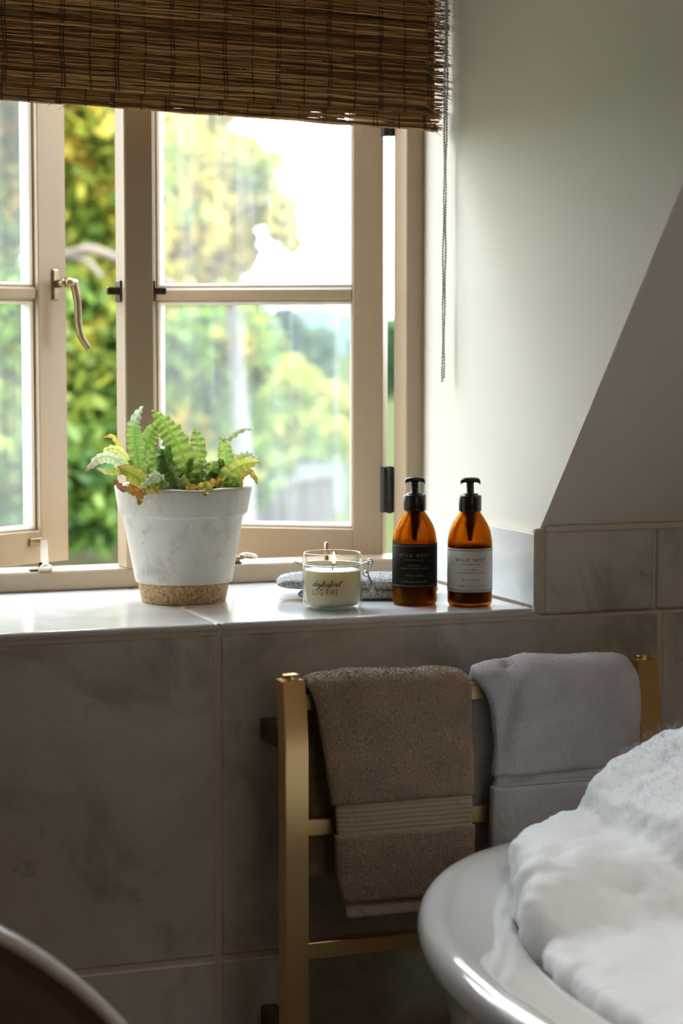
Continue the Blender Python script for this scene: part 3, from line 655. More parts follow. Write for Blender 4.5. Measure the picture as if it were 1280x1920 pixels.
def patch(name, C, R, z0, z1, half, ang, m, parent, th=.0002, n=40):
    V = []; F = []
    for q in (0, 1):
        for i in range(n + 1):
            a = ang + lerp(-half, half, i / n); r = R + q * th
            V += [(C.x + r * cos(a), C.y + r * sin(a), C.z + z0), (C.x + r * cos(a), C.y + r * sin(a), C.z + z1)]
    o_ = 2 * (n + 1)
    for i in range(n):
        a = 2 * i; F += [(a, a + 2, a + 3, a + 1)[::-1], (o_ + a, o_ + a + 2, o_ + a + 3, o_ + a + 1), (a, a + 2, o_ + a + 2, o_ + a), (a + 1, a + 3, o_ + a + 3, o_ + a + 1)[::-1]]
    F += [(0, 1, o_ + 1, o_), (2 * n, o_ + 2 * n, o_ + 2 * n + 1, 2 * n + 1)]
    return pyo(name, V, F, m, parent, True)

# ------------------------------------------------------------------ pump bottles
def bottle(C, label, zl0, zl1, lab_mat, txt_mat, product, scent, turn, opaque):
    root = empty('pump_bottle', C, label, 'soap bottle', 'pump bottles on the sill'); R = .0318
    outer = [(0, .0035), (.012, .0030), (.024, .0012), (.0275, 0), (.0300, .0015), (.0314, .005), (R, .010), (R, .0885), (.0314, .0930), (.0306, .0990), (.0290, .1070), (.0268, .1130), (.0240, .1185), (.0205, .1245), (.0172, .1293), (.0148, .1328), (.0137, .1355), (.0135, .1400)]
    inner = [(.0118, .1400), (.0120, .1355), (.0130, .1322), (.0155, .1283), (.0188, .1235), (.0223, .1175), (.0251, .1122), (.0273, .1062), (.0289, .0985), (.0297, .0928), (.0300, .0885), (.0300, .0100), (.0290, .0065), (.026, .0050), (0, .0060)]
    bd = latheo('bottle_body', outer + inner, C, amber, root, 64)
    lvl = .0905 if not opaque else .0860
    lr = .0297; latheo('liquid', [(0, .0063), (.0255, .0054), (.0285, .0068), (lr, .0103), (lr, .0885), (lr - .0006, lvl), (0, lvl)] if lvl > .0885 else [(0, .0063), (.0255, .0054), (.0285, .0068), (lr, .0103), (lr, lvl), (0, lvl)], C, lotion if opaque else liquid, root, 48)
    latheo('pump_tube', [(0, .139), (.0085, .139), (.0085, .117), (.0065, .112), (.0040, .100), (.0030, .0925), (0, .0925)], C, pale_plastic, root, 24)
    cap = latheo('collar', [(0, .1345), (.0155, .1345), (.0160, .1350), (.0162, .1360), (.0162, .1555), (.0157, .1568), (.0150, .1572), (.0118, .1573), (.0115, .1590), (.0110, .1598), (0, .1600)], C, black_plastic, root, 48)
    latheo('pump_neck', [(.0062, .1590), (.0055, .1600), (.0053, .1740), (.0060, .1765), (0, .1765)], C, black_plastic, root, 24)
    bm = bmesh.new(); k = 24; T = Matrix.Translation(C + Vector((0, 0, .1768))) @ Matrix.Rotation(turn, 4, 'Z')
    P = [(-.0135, .0, .0048), (-.0125, .0012, .0052), (-.008, .0024, .0064), (0, .0030, .0082), (.007, .0028, .0068), (.012, .0018, .0054), (.0140, -.0006, .0045)]
    rings = []
    for x, z, w in P:
        ring = []
        for j in range(16):
            a = 2 * pi * j / 16; ring.append(bm.verts.new(T @ Vector((x, w * cos(a), z + (.0030 if sin(a) > 0 else .0042) * sin(a)))))
        rings.append(ring)
    for a, b in zip(rings, rings[1:]):
        for j in range(16): bm.faces.new((a[j], a[(j + 1) % 16], b[(j + 1) % 16], b[j]))
    bm.faces.new(rings[0][::-1]); bm.faces.new(rings[-1]); bmo('pump_head', bm, black_plastic, root, True)
    half = .98 * pi / 2 * 1.02; ang = VIEWA + (-.05 if not opaque else -.02)
    lb = patch('paper_label', C, R + .0002, zl0, zl1, half, ang, lab_mat, root)
    # ticked border
    bm = bmesh.new(); RR = R + .0006; nt_ = 44
    def tick(a0, a1, z0, z1):
        q = [bm.verts.new((C.x + RR * cos(a), C.y + RR * sin(a), C.z + z)) for a, z in ((a0, z0), (a1, z0), (a1, z1), (a0, z1))]; bm.faces.new(q)
    for i in range(nt_):
        a = ang + lerp(-half * .93, half * .93, i / (nt_ - 1)); L_ = .0018 + .0012 * abs(noise.noise((i * 3.1, 1, C.x)))
        tick(a - .010, a + .010, zl1 - .0018 - L_, zl1 - .0018); tick(a - .010, a + .010, zl0 + .0018, zl0 + .0018 + L_)
    for i in range(26):
        z = lerp(zl0 + .005, zl1 - .005, i / 25)
        for sg in (-1, 1):
            a = ang + sg * half * .95; L_ = .06 + .03 * abs(noise.noise((i * 2.1, sg, C.x))); tick(min(a, a - sg * L_), max(a, a - sg * L_), z - .0003, z + .0003)
    bmo('label_border', bm, txt_mat, lb)
    zc = (zl0 + zl1) / 2; h = zl1 - zl0; d_ = C.copy()
    label_text(lb, C, R + .0005, [('WILD NEST', .0062, zl1 - h * .26, 1.55, 0), ('COTSWOLDS', .0033, zl1 - h * .365, 1.5, 0), ('NATURAL', .0030, zl1 - h * .485, 1.6, 0), (product, .0031, zl1 - h * .555, 1.42, 0), (scent, .0034, zl1 - h * .72, 1.5, 0), ('MADE IN ENGLAND', .0034, zl1 - h * .86, 1.35, 0)], ang, txt_mat)
    return root
bottle(Vector((1.215, .101, SZ + .0006)), 'amber pump bottle with a black label, beside the candle', .0265, .0890, black_label, ink_pale, 'HAND & BODY WASH', 'WILD HERB', radians(-14), False)
bottle(Vector((1.284, .062, SZ + .0006)), 'amber pump bottle with a pale grey label, nearest the marble upstand', .0215, .0835, white_label, ink, 'HAND & BODY LOTION', 'WILD HERB', radians(-14), True)

# ------------------------------------------------------------------ candle jar
JC = Vector((1.087, .094, SZ + .0006)); jr = empty('candle_jar', JC, 'lit cream candle in a clear clip-top glass jar', 'candle'); 
outer = [(0, .0030), (.030, .0022), (.036, .0), (.0392, .0020), (.0412, .0060), (.0420, .012), (.0424, .030), (.0424, .0560), (.0418, .0600), (.0402, .0618), (.0400, .0650), (.0420, .0668), (.0426, .0690), (.0422, .0725), (.0414, .0775), (.0408, .0790), (.0398, .0795), (.0388, .0788)]
inner = [(.0384, .0770), (.0386, .0700), (.0378, .0640), (.0385, .0600), (.0400, .0560), (.0402, .0300), (.0398, .0130), (.0380, .0080), (.034, .0055), (0, .0060)]
latheo('glass_jar', outer + inner, JC, clear, jr, 72)
wx = latheo('wax', [(0, .0064), (.0335, .0062), (.0372, .0085), (.0392, .0135), (.0396, .030), (.0396, .0535), (.0385, .0555), (.0300, .0548), (.012, .0546), (0, .0548)], JC, waxm, jr, 64)
tubeo('wick', [JC + Vector((0, 0, .0545)), JC + Vector((.0005, 0, .0600)), JC + Vector((.002, -.001, .0640))], .0008, wickm, jr, 6)
fl = latheo('flame', [(0, 0), (.0018, .002), (.0033, .0055), (.0030, .0090), (.0016, .0135), (.0005, .0170), (0, .0178)], JC + Vector((.0018, -.001, .0630)), flame, jr, 16)
RA = .0418; ang0 = VIEWA
bm = bmesh.new(); tube(bm, [(JC.x + RA * cos(2 * pi * i / 48), JC.y + RA * sin(2 * pi * i / 48), JC.z + .0628) for i in range(48)], .0009, 6, True); bmo('wire_band', bm, steel, jr, True)
rd = Vector((cos(-YAW), sin(-YAW), 0)); vd = Vector((cos(VIEWA), sin(VIEWA), 0))  # right in view, towards viewer
def jp(r, z, t=0): return JC + rd * r + vd * t + Vector((0, 0, z))
bm = bmesh.new()
tube(bm, [jp(-.0415, .0635), jp(-.049, .0625), jp(-.0555, .063)], .0010, 6); tube(bm, [jp(-.0555, .063), jp(-.0520, .0665), jp(-.049, .063)], .0010, 6); tube(bm, [jp(-.0485, .066), jp(-.0485, .0595)], .0011, 6)
bmo('wire_hinge', bm, steel, jr, True)
bm = bmesh.new()
def coil(c, r, turns, rr):
    pts = [c + rd * (r * cos(a)) + Vector((0, 0, r * sin(a))) + vd * (a / (2 * pi) * rr * 2.1 - rr * turns) for a in [2 * pi * turns * i / (14 * turns) for i in range(14 * turns + 1)]]
    tube(bm, pts, rr, 6)
coil(jp(.0530, .0668), .0034, 3, .0009); coil(jp(.0470, .0495), .0036, 3, .0009)
for t_ in (-.003, .003):
    tube(bm, spline([jp(.0415, .0635, t_), jp(.048, .0655, t_), jp(.0535, .0672, t_), jp(.0565, .0665, t_), jp(.0530, .0580, t_), jp(.0500, .0500, t_), jp(.0530, .0420, t_), jp(.0575, .0320, t_), jp(.0605, .0265, t_)], 5), .0009, 6)
tube(bm, spline([jp(.047, .0495), jp(.0500, .0560), jp(.0505, .0650)], 5), .0010, 6)
tube(bm, spline([jp(.0495, .0460), jp(.0540, .0380), jp(.0535, .0260), jp(.0560, .0240), jp(.0580, .0300)], 5), .0011, 6)
tube(bm, spline([jp(.0590, .0310), jp(.0610, .0230), jp(.0628, .0170)], 5), .0013, 6)
bmo('clip_latch', bm, steel, jr, True)
JT = VIEWA - .26
def on_jar(m2, z): return wrap(m2, JC, .0426, JC.z + z, JT, .0001)
lf = text_mesh('LOG FIRE', .0118, 1.35)
for v in lf.vertices: v.co.x *= .60
link('lettering', wrap(lf, JC, .0426, JC.z + .0268, JT, .0002), ink, jr)
# joined-up script word, pen strokes
def script_word():
    S = []; x = 0.0
    def st(pts): S.append([(x + a, b) for a, b in pts])
    glyph = {
     'd': (1.0, [[(.75, .75), (.45, 1.0), (.12, .7), (.1, .2), (.4, .0), (.7, .35), (.85, 1.0), (1.02, 2.1), (.8, 1.2), (.72, .3), (.85, 0), (1.1, .3)]]),
     'a': (.95, [[(.75, .8), (.4, 1.0), (.1, .6), (.15, .1), (.45, .05), (.72, .6), (.8, .95), (.68, .3), (.8, 0), (1.05, .3)]]),
     'y': (.95, [[(.1, .8), (.22, 1.0), (.2, .3), (.4, 0), (.7, .45), (.85, 1.0), (.7, .0), (.4, -1.0), (.05, -1.1), (.2, -.7), (1.05, .3)]]),
     'l': (.6, [[(.1, .3), (.5, 1.4), (.62, 2.05), (.42, 2.0), (.28, 1.0), (.25, .2), (.4, 0), (.7, .3)]]),
     'e': (.75, [[(.05, .3), (.5, .6), (.6, .95), (.35, 1.0), (.15, .5), (.25, .05), (.5, .0), (.85, .35)]]),
     's': (.75, [[(.05, .3), (.4, .7), (.5, 1.1), (.55, .5), (.4, .0), (.1, .1), (.5, .05), (.85, .3)]]),
     'f': (.75, [[(.05, .3), (.5, 1.2), (.75, 2.05), (.55, 2.0), (.38, .6), (.15, -1.0), (.05, -1.1), (.35, -.3), (.5, .3), (.85, .4)]]),
     'o': (.85, [[(.45, 1.0), (.12, .7), (.12, .15), (.4, 0), (.7, .4), (.6, .95), (.45, .95), (.7, .75), (.95, .8)]]),
     'r': (.7, [[(.05, .7), (.25, 1.1), (.3, .85), (.55, .95), (.45, .3), (.55, 0), (.8, .3)]])}
    for ch in 'daylesford':
        w, ss = glyph[ch]
        for q in ss: st(q)
        x += w
    S.append([(x - .9, 1.4), (x - .2, 1.9), (x + .3, 1.75)])
    bm = bmesh.new(); tot = x
    for q in S:
        C = spline([(a, b, 0) for a, b in q], 5)
        for i in range(len(C) - 1):
            d = C[i + 1] - C[i]
            if d.length < 1e-5: continue
            n_ = Vector((-d.y, d.x, 0)).normalized() * (.075 + .045 * max(0, -d.normalized().y)); e = d.normalized() * .03
            vs = [bm.verts.new(p) for p in (C[i] - n_ - e, C[i] + n_ - e, C[i + 1] + n_ + e, C[i + 1] - n_ + e)]; bm.faces.new(vs)
    for v in bm.verts: v.co.x = (v.co.x - tot / 2 + v.co.y * .30) * .00490; v.co.y = (v.co.y - .5) * .0036
    me = bpy.data.meshes.new('script'); bm.to_mesh(me); bm.free(); return me
link('lettering', wrap(script_word(), JC, .0426, JC.z + .0375, JT + .03, .0002), ink, jr)

# ------------------------------------------------------------------ heated towel rail
PX0, PX1 = .943, .975; RY0, RY1 = -.12, -.09
tr = empty('towel_rail', (1.22, -.105, 0), 'brushed brass towel rail standing against the marble wall', 'towel rail')
def post(x0, x1):
    bm = bmesh.new(); prof_ = [(-.012, .846), (-.0095, .828), (-.0045, .800), (-.001, .772), (0, .752), (0, .02)]
    ring = []
    for dy, z in prof_:
        dy = -dy
        ring.append([bm.verts.new(p) for p in ((x0, RY0 + dy, z), (x1, RY0 + dy, z), (x1, RY1 + dy, z), (x0, RY1 + dy, z))])
    for a, b in zip(ring, ring[1:]):
        for j in range(4): bm.faces.new((a[j], a[(j + 1) % 4], b[(j + 1) % 4], b[j]))
    bm.faces.new(ring[0][::-1]); bm.faces.new(ring[-1])
    es = [e for e in bm.edges if abs(e.verts[0].co.x - e.verts[1].co.x) < 1e-6 and abs(e.verts[0].co.z - e.verts[1].co.z) > 1e-4 or max(abs(v.co.z - .846) for v in e.verts) < 1e-6]
    bmesh.ops.bevel(bm, geom=es, offset=.0012, segments=2, affect='EDGES')
    o = bmo('post', bm, brass, tr); smooth_by(o, 35)
    cx = (x0 + x1) / 2; latheo('cap', [(0, 0), (.0112, 0), (.0116, .0008), (.0116, .0062), (.0108, .0072), (.009, .0074), (.0085, .0066), (0, .0066)], Vector((cx, -.093, .8458)), brass, o, 32)
    latheo('foot', [(0, 0), (.03, 0), (.03, .006), (.022, .009), (0, .009)], Vector((cx, -.105, 0)), brass, tr, 32).location = (0, 0, 0)
    for zc in (.766, .369): 
        b_ = boxo('wall_bracket', (cx - .011, -.089, zc - .0145), (cx + .011, .004, zc + .0145), brass_dark, tr, .001)
post(PX0, PX1); post(1.464, 1.496)
for zc in (.817, .6505, .4855, .32, .155): boxo('rail', (PX1 - .001, -.1165 + (.007 if zc > .8 else 0), zc - .0112), (1.465, -.0935 + (.007 if zc > .8 else 0), zc + .0112), brass, tr, .0012)

# ------------------------------------------------------------------ towels
def towel(root, name, m, s0, s1, path, xl, xr, h, nu, dv, seed, amp=.003, ridges=False, bulge=None):
    # path: function s -> (y, z, ny, nz); s in metres from the front bottom
    n = max(3, int((s1 - s0) / dv)); V = []; F = []; k = nu
    for i in range(n + 1):
        s = lerp(s0, s1, i / n); y, z, ny, nz, front = path(s)
        a, b = xl(z, front), xr(z, front); cx = (a + b) / 2; hw = (b - a) / 2; e_ = 1
        if i == 0 or i == n: e_ = .72
        for j in range(k):
            t_ = 2 * pi * j / k; c_, s_ = cos(t_), sin(t_); ex = abs(c_) ** .28 * (1 if c_ > 0 else -1); ey = abs(s_) ** .55 * (1 if s_ > 0 else -1)
            x = cx + hw * ex; hh = h * e_
            w_ = noise.noise((x * 9 + seed, s * 7, 0)) * amp * 1.6 + noise.noise((x * 30 + seed, s * 26, 2)) * amp * .6 + noise.noise((x * 120, s * 110, seed)) * .0011
            if ridges and ey > 0: w_ += .00035 * sin(s * 2 * pi / .0062)
            if bulge: w_ += bulge(x, z, front) * (1 if ey > 0 else .3)
            o_ = hh * ey + w_; V.append((x + noise.noise((s * 18, seed, c_)) * .0022, y + ny * o_, z + nz * o_))
    for i in range(n):
        for j in range(k):
            a = i * k + j; b = i * k + (j + 1) % k; F.append((a, b, b + k, a + k))
    F.append(list(range(k))[::-1]); F.append(list(range(n * k, (n + 1) * k)))
    return pyo(name, V, F, m, root, True)
def mkpath(zbot, yb, R, zc, yfront_lean=0.0):
    L1 = zc - zbot; La = pi * R
    def path(s):
        if s < L1: f = 1 - s / L1; return (yb - R - yfront_lean * f, zbot + s, -1, 0, 1)
        if s < L1 + La:
            a = (s - L1) / R; return (yb - R * cos(a), zc + R * sin(a), -cos(a), sin(a), 1 if a < pi / 2 else 0)
        return (yb + R, zc - (s - L1 - La), 1, 0, 0)
    return path, L1, La
def tufts(root, src, m, count, ln, seed):
    me = src.data; r_ = random.Random(seed); V = []; F = []; ps = [p for p in me.polygons if len(p.vertices) == 4]
    ar = [p.area for p in ps]; pick = r_.choices(ps, ar, k=count)
    for p in pick:
        q = [me.vertices[i].co for i in p.vertices]; a, b = r_.random(), r_.random(); c_ = q[0].lerp(q[1], a).lerp(q[3].lerp(q[2], a), b)
        nn = (Vector(p.normal) + Vector((r_.uniform(-.8, .8), r_.uniform(-.8, .8), r_.uniform(-.8, .8)))).normalized(); sd = nn.orthogonal().normalized(); sd.rotate(Matrix.Rotation(r_.uniform(0, 6.3), 3, nn))
        l_ = ln * r_.uniform(.6, 1.3); w = ln * .28; k = len(V); V += [c_ - sd * w - nn * .0005, c_ + sd * w - nn * .0005, c_ + nn * l_]; F.append((k, k + 1, k + 2))
    o = pyo('terry_loops', V, F, m, root, False); o['kind'] = 'stuff'; return o
tb = empty('beige_towel', (1.09, -.105, .53), 'beige terry towel with a woven band, folded over the rail left of the white one', 'towel', 'towels on the rail')
P_, L1, La = mkpath(.530, -.1035, .0265, .817, .006)
bxl = [(.862, .985), (.851, .972), (.84, .975), (.80, .985), (.762, .991), (.677, 1.003), (.584, 1.010), (.533, 1.019)]
bxr = [(.862, 1.180), (.852, 1.192), (.839, 1.2), (.785, 1.203), (.712, 1.206), (.611, 1.204), (.531, 1.198)]
fl_ = lambda z, fr: interp(bxl, z) if fr else .972 + (.86 - z) * .04
fr_ = lambda z, fr: interp(bxr, z) if fr else 1.196
S = lambda z: z - .530
t1 = towel(tb, 'terry_panel', terry_beige, S(.6835), L1 + La + .24, P_, fl_, fr_, .0112, 150, .0032, 3.1, .0036)
t2 = towel(tb, 'woven_band', band_beige, S(.640), S(.687), P_, lambda z, f: fl_(z, f) + .004, lambda z, f: fr_(z, f) - .004, .0080, 120, .0009, 3.1, .0036, True)
t3 = towel(tb, 'terry_border', terry_beige, S(.5520), S(.6425), P_, fl_, fr_, .0108, 150, .0032, 3.1, .0036)
t4 = towel(tb, 'hem', band_beige, S(.530), S(.556), P_, lambda z, f: fl_(z, f) + .002, lambda z, f: fr_(z, f) - .004, .0062, 120, .003, 3.1, .0036)
tufts(t1, t1, terry_beige, 70000, .0034, 1); tufts(t3, t3, terry_beige, 14000, .0030, 2)
tw = empty('white_towel', (1.34, -.105, .48), 'thick white terry towel folded over the rail behind the bath foam', 'towel', 'towels on the rail')
P2, L1w, Law = mkpath(.480, -.1035, .0285, .817, .004)
wxl = [(.868, 1.235), (.860, 1.222), (.847, 1.211), (.82, 1.222), (.797, 1.230), (.746, 1.237), (.689, 1.230), (.631, 1.230), (.5, 1.235)]
wxr = [(.868, 1.415), (.860, 1.432), (.845, 1.446), (.829, 1.451), (.769, 1.454), (.6, 1.452)]
wl = lambda z, fr: interp(wxl, z) if fr else 1.222
wr = lambda z, fr: interp(wxr, z) if fr else 1.44
def wb(x, z, fr):
    if not fr: return 0
    xc = 1.262 - (.86 - z) * .16; return -.010 * math.exp(-((x - xc) / .009) ** 2) * max(0, min(1, (z - .70) / .06)) * (1 if z < .845 else .2) + .006 * math.exp(-((x - xc - .035) / .03) ** 2)
Sw = lambda z: z - .480
w1 = towel(tw, 'terry_panel', terry_white, Sw(.706), L1w + Law + .22, P2, wl, wr, .0140, 150, .0035, 8.3, .0030, False, wb)
w2 = towel(tw, 'woven_band', band_white, Sw(.690), Sw(.7085), P2, lambda z, f: wl(z, f) + .003, wr, .0118, 120, .0016, 8.3, .0030, True)
w3 = towel(tw, 'terry_border', terry_white, Sw(.480), Sw(.6915), P2, wl, wr, .0138, 150, .0035, 8.3, .0030)
tufts(w1, w1, terry_white, 45000, .0019, 3)

# ------------------------------------------------------------------ bath
BC = Vector((1.300, -.90)); AO, BO = .400, .700; RIMZ = .640
def plan(a, r0, r1, n_=2.0, BCx=BC.x, BCy=BC.y):
    c_, s_ = cos(a), sin(a); return BCx + r0 * abs(c_) ** (2 / n_) * (1 if c_ > 0 else -1), BCy + r1 * abs(s_) ** (2 / n_) * (1 if s_ > 0 else -1)
bt = empty('bathtub', (BC.x, BC.y, 0), 'white roll-top bathtub, its rounded end facing the towel rail', 'bathtub')
# (inset from outer edge, z)
tubprof = [(.22, .09), (.15, .12), (.10, .20), (.062, .36), (.040, .50), (.030, .570), (.026, .588), (.016, .592), (.006, .598), (.0005, .608), (0, .618), (.002, .628), (.008, .636), (.018, .6405), (.030, .6395), (.046, .634), (.072, .628), (.098, .624), (.112, .619), (.122, .608), (.130, .590), (.140, .54), (.160, .42), (.20, .28), (.27, .19), (.34, .17)]
NT = 128; V = []; F = []
for ins, z in tubprof:
    for i in range(NT):
        x, y = plan(2 * pi * i / NT, AO - ins, BO - ins * 1.05); V.append((x, y, z))
for k in range(len(tubprof) - 1):
    for i in range(NT):
        j = (i + 1) % NT; F.append((k * NT + i, k * NT + j, (k + 1) * NT + j, (k + 1) * NT + i))
F.append(list(range(NT))); F.append(list(range((len(tubprof) - 1) * NT, len(tubprof) * NT))[::-1])
o = pyo('tub_shell', V, F, enamel, bt, True)
sub = o.modifiers.new('sub', 'SUBSURF'); sub.levels = 1; sub.render_levels = 1
for sx_ in (-1, 1):
    for sy_ in (-1, 1):
        bm = bmesh.new(); tube(bm, spline([(BC.x + sx_ * .17, BC.y + sy_ * .36, .125), (BC.x + sx_ * .215, BC.y + sy_ * .40, .09), (BC.x + sx_ * .225, BC.y + sy_ * .41, .045), (BC.x + sx_ * .235, BC.y + sy_ * .42, .018)], 5), [lerp(.035, .018, i / 15) for i in range(16)], 12); sphere(bm, (BC.x + sx_ * .24, BC.y + sy_ * .425, .018), .018, 2)
        bmo('foot', bm, enamel, bt, True)
# foam
def sst(t): t = max(0, min(1, t)); return t * t * (3 - 2 * t)
def fh(x, y):   # foam surface height
    n_ = .016 * noise.noise((x * 9, y * 9, 1.3)) + .010 * noise.noise((x * 22, y * 22, 4))
    far_ = sst((y + .67 + .05 * noise.noise((x * 7, 2, 0)) + .25 * max(0, x - 1.25)) / .15)                      # 1 at the far end of the bath
    ridge = .692 + .048 * sst((x - 1.292) / .022) + .022 * sst((x - 1.325) / .02) + .038 * sst((x - 1.35) / .05) - .030 * sst((x - 1.425) / .02)
    near = .612 + .018 * noise.noise((x * 13, y * 13, 7)) + .050 * math.exp(-(((x - 1.40) / .20) ** 2 + ((y + .84) / .13) ** 2)) + .035 * sst((x - 1.2) / .25)
    return near + (ridge - near) * far_ + n_
bm = bmesh.new(); BE = []; r_ = random.Random(5)
spots_ = []
for _ in range(3400):
    a = r_.uniform(0, 2 * pi); q = sqrt(r_.random()); x, y = plan(a, (AO - .150) * q, (BO - .150) * q)
    if y > -1.25: spots_.append((x, y, q))
for _ in range(900):     # heap spilling over the far end of the rim
    a = r_.uniform(0, 2 * pi); q = sqrt(r_.random()); spots_.append((1.318 + .158 * q * cos(a), -.430 + .125 * q * sin(a), q))
for x, y, q in spots_:
    h = fh(x, y); rad = r_.uniform(.024, .038); zz = h - rad
    if q > .9: zz -= .006
    while zz > .60: BE.append((x, y, zz, rad)); zz -= rad * 1.1
    BE.append((x, y, .600 if q < .9 else .605, .03 if q < .9 else .022))
ico_batch(bm, BE, 2)
me = bpy.data.meshes.new('foam0'); bm.to_mesh(me); bm.free(); fo_ = bpy.data.objects.new('foam0', me); COL.objects.link(fo_)
md = fo_.modifiers.new('r', 'REMESH'); md.mode = 'VOXEL'; md.voxel_size = .0055; md.use_smooth_shade = True
sm = fo_.modifiers.new('s', 'SMOOTH'); sm.iterations = 12; sm.factor = .6
for sz_, st_ in ((.05, .014), (.018, .0065), (.006, .0024)):
    tx = bpy.data.textures.new('cl', 'CLOUDS'); tx.noise_scale = sz_; tx.noise_depth = 3; dm = fo_.modifiers.new('d', 'DISPLACE'); dm.texture = tx; dm.strength = st_; dm.mid_level = .5; dm.texture_coords = 'GLOBAL'
bpy.context.view_layer.update(); dg = bpy.context.evaluated_depsgraph_get(); fm = bpy.data.meshes.new_from_object(fo_.evaluated_get(dg)); bpy.data.objects.remove(fo_)
fm.materials.clear(); foam = empty('bath_foam', (1.32, -.6, .6), 'heap of white soap foam rising above the bath rim', 'foam')
fb = link('foam_mass', fm, foamm, foam, True); fb['kind'] = 'stuff'
# larger clear bubbles over the crest
bm = bmesh.new(); BE = []; vv = [v for v in fm.vertices if v.co.z > .69 and v.normal.z > -.2 and v.co.y > -.62]; r_.shuffle(vv); cnt = 0
for v in vv:
    pr_ = min(1, (v.co.z - .69) / .10)
    if r_.random() > pr_ * .8 + .03: continue
    if v.co.y < -.50 and r_.random() < .7: continue
    rad = r_.choice((.0007, .0010, .0014, .0019)) * r_.uniform(.8, 1.2); BE.append((*(v.co + v.normal * r_.uniform(-.001, .012) * pr_), rad)); cnt += 1
    if cnt > 6500: break
ico_batch(bm, BE, 2)
o = bmo('foam_bubbles', bm, bubblem, foam, True); o['kind'] = 'stuff'

# ------------------------------------------------------------------ tub chair in the lower left corner
ch = empty('round_back_chair', (.19, -.70, 0), 'round-backed brown chair with a pale glossy rim, lower left corner', 'chair')
CR = .485; cz = .300; cyy = -.70
arc = [(.19 + CR * sin(a), cyy, cz + CR * cos(a)) for a in [lerp(-2.2, 2.2, i / 60) for i in range(61)]]
V = []; F = []
for q, yy in ((0, cyy - .018), (1, cyy + .018)):
    V.append((.19, yy, cz + .05)); V += [(.19 + (CR - .012) * sin(a), yy, cz + (CR - .012) * cos(a)) for a in [lerp(-2.2, 2.2, i / 60) for i in range(61)]]
for i in range(60): F.append((0, i + 1, i + 2)); F.append((62, 62 + i + 2, 62 + i + 1)); F.append((i + 1, 62 + i + 1, 62 + i + 2, i + 2))
F.append((0, 61, 62 + 61, 62)); F.append((0, 62, 63, 1)); pyo('back_panel', V, F, brown_leather, ch)
V = []; F = []; m_ = 14
for i, p in enumerate(arc):
    a = lerp(-2.2, 2.2, i / 60)
    for j in range(m_):
        t_ = 2 * pi * j / m_; rr = .0085 * abs(cos(t_)) ** .6 * (1 if cos(t_) > 0 else -1); yy = .024 * abs(sin(t_)) ** .6 * (1 if sin(t_) > 0 else -1)
        V.append((.19 + (CR + rr - .004) * sin(a), cyy + yy, cz + (CR + rr - .004) * cos(a)))
for i in range(60):
    for j in range(m_): F.append((i * m_ + j, i * m_ + (j + 1) % m_, (i + 1) * m_ + (j + 1) % m_, (i + 1) * m_ + j))
pyo('rim', V, F, enamel, ch, True)
latheo('seat', [(0, .37), (.22, .37), (.24, .385), (.24, .43), (.22, .45), (0, .455)], Vector((.19, -.47, 0)), brown_leather, ch, 40)
for dx, dy in ((-.16, -.14), (.16, -.14), (-.16, .14), (.16, .14)): tubeo('leg', [(.19 + dx * 1.1, -.47 + dy * 1.1, 0), (.19 + dx * .9, -.47 + dy * .9, .375)], [.010, .014], white_metal, ch, 10)

# ------------------------------------------------------------------ garden beyond the window
GZ = -1.6
gr = struct(pyo('ground', [(-400, .6, GZ), (500, .6, GZ), (700, 900, GZ), (-500, 900, GZ)], [(0, 1, 2, 3)], fieldm))
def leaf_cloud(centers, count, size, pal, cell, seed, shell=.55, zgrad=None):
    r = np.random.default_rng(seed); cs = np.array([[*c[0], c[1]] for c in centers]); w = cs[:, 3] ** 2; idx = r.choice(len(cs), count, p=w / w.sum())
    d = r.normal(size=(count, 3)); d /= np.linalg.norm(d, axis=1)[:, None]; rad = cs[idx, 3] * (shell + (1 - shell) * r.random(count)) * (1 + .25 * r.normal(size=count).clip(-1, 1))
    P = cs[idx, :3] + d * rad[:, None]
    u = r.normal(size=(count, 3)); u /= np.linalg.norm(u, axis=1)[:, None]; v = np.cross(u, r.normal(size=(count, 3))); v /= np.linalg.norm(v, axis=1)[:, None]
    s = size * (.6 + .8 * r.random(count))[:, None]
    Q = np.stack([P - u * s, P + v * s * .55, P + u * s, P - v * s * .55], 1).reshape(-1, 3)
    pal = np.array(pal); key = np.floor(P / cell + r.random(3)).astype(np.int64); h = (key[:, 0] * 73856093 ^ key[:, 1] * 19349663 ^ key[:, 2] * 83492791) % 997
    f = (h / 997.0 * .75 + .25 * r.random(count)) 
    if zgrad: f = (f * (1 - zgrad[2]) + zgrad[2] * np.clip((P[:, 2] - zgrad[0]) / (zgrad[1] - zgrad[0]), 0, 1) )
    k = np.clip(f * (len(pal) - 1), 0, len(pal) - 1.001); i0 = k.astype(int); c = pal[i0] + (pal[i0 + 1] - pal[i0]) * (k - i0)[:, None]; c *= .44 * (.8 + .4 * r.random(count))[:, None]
    return Q, c
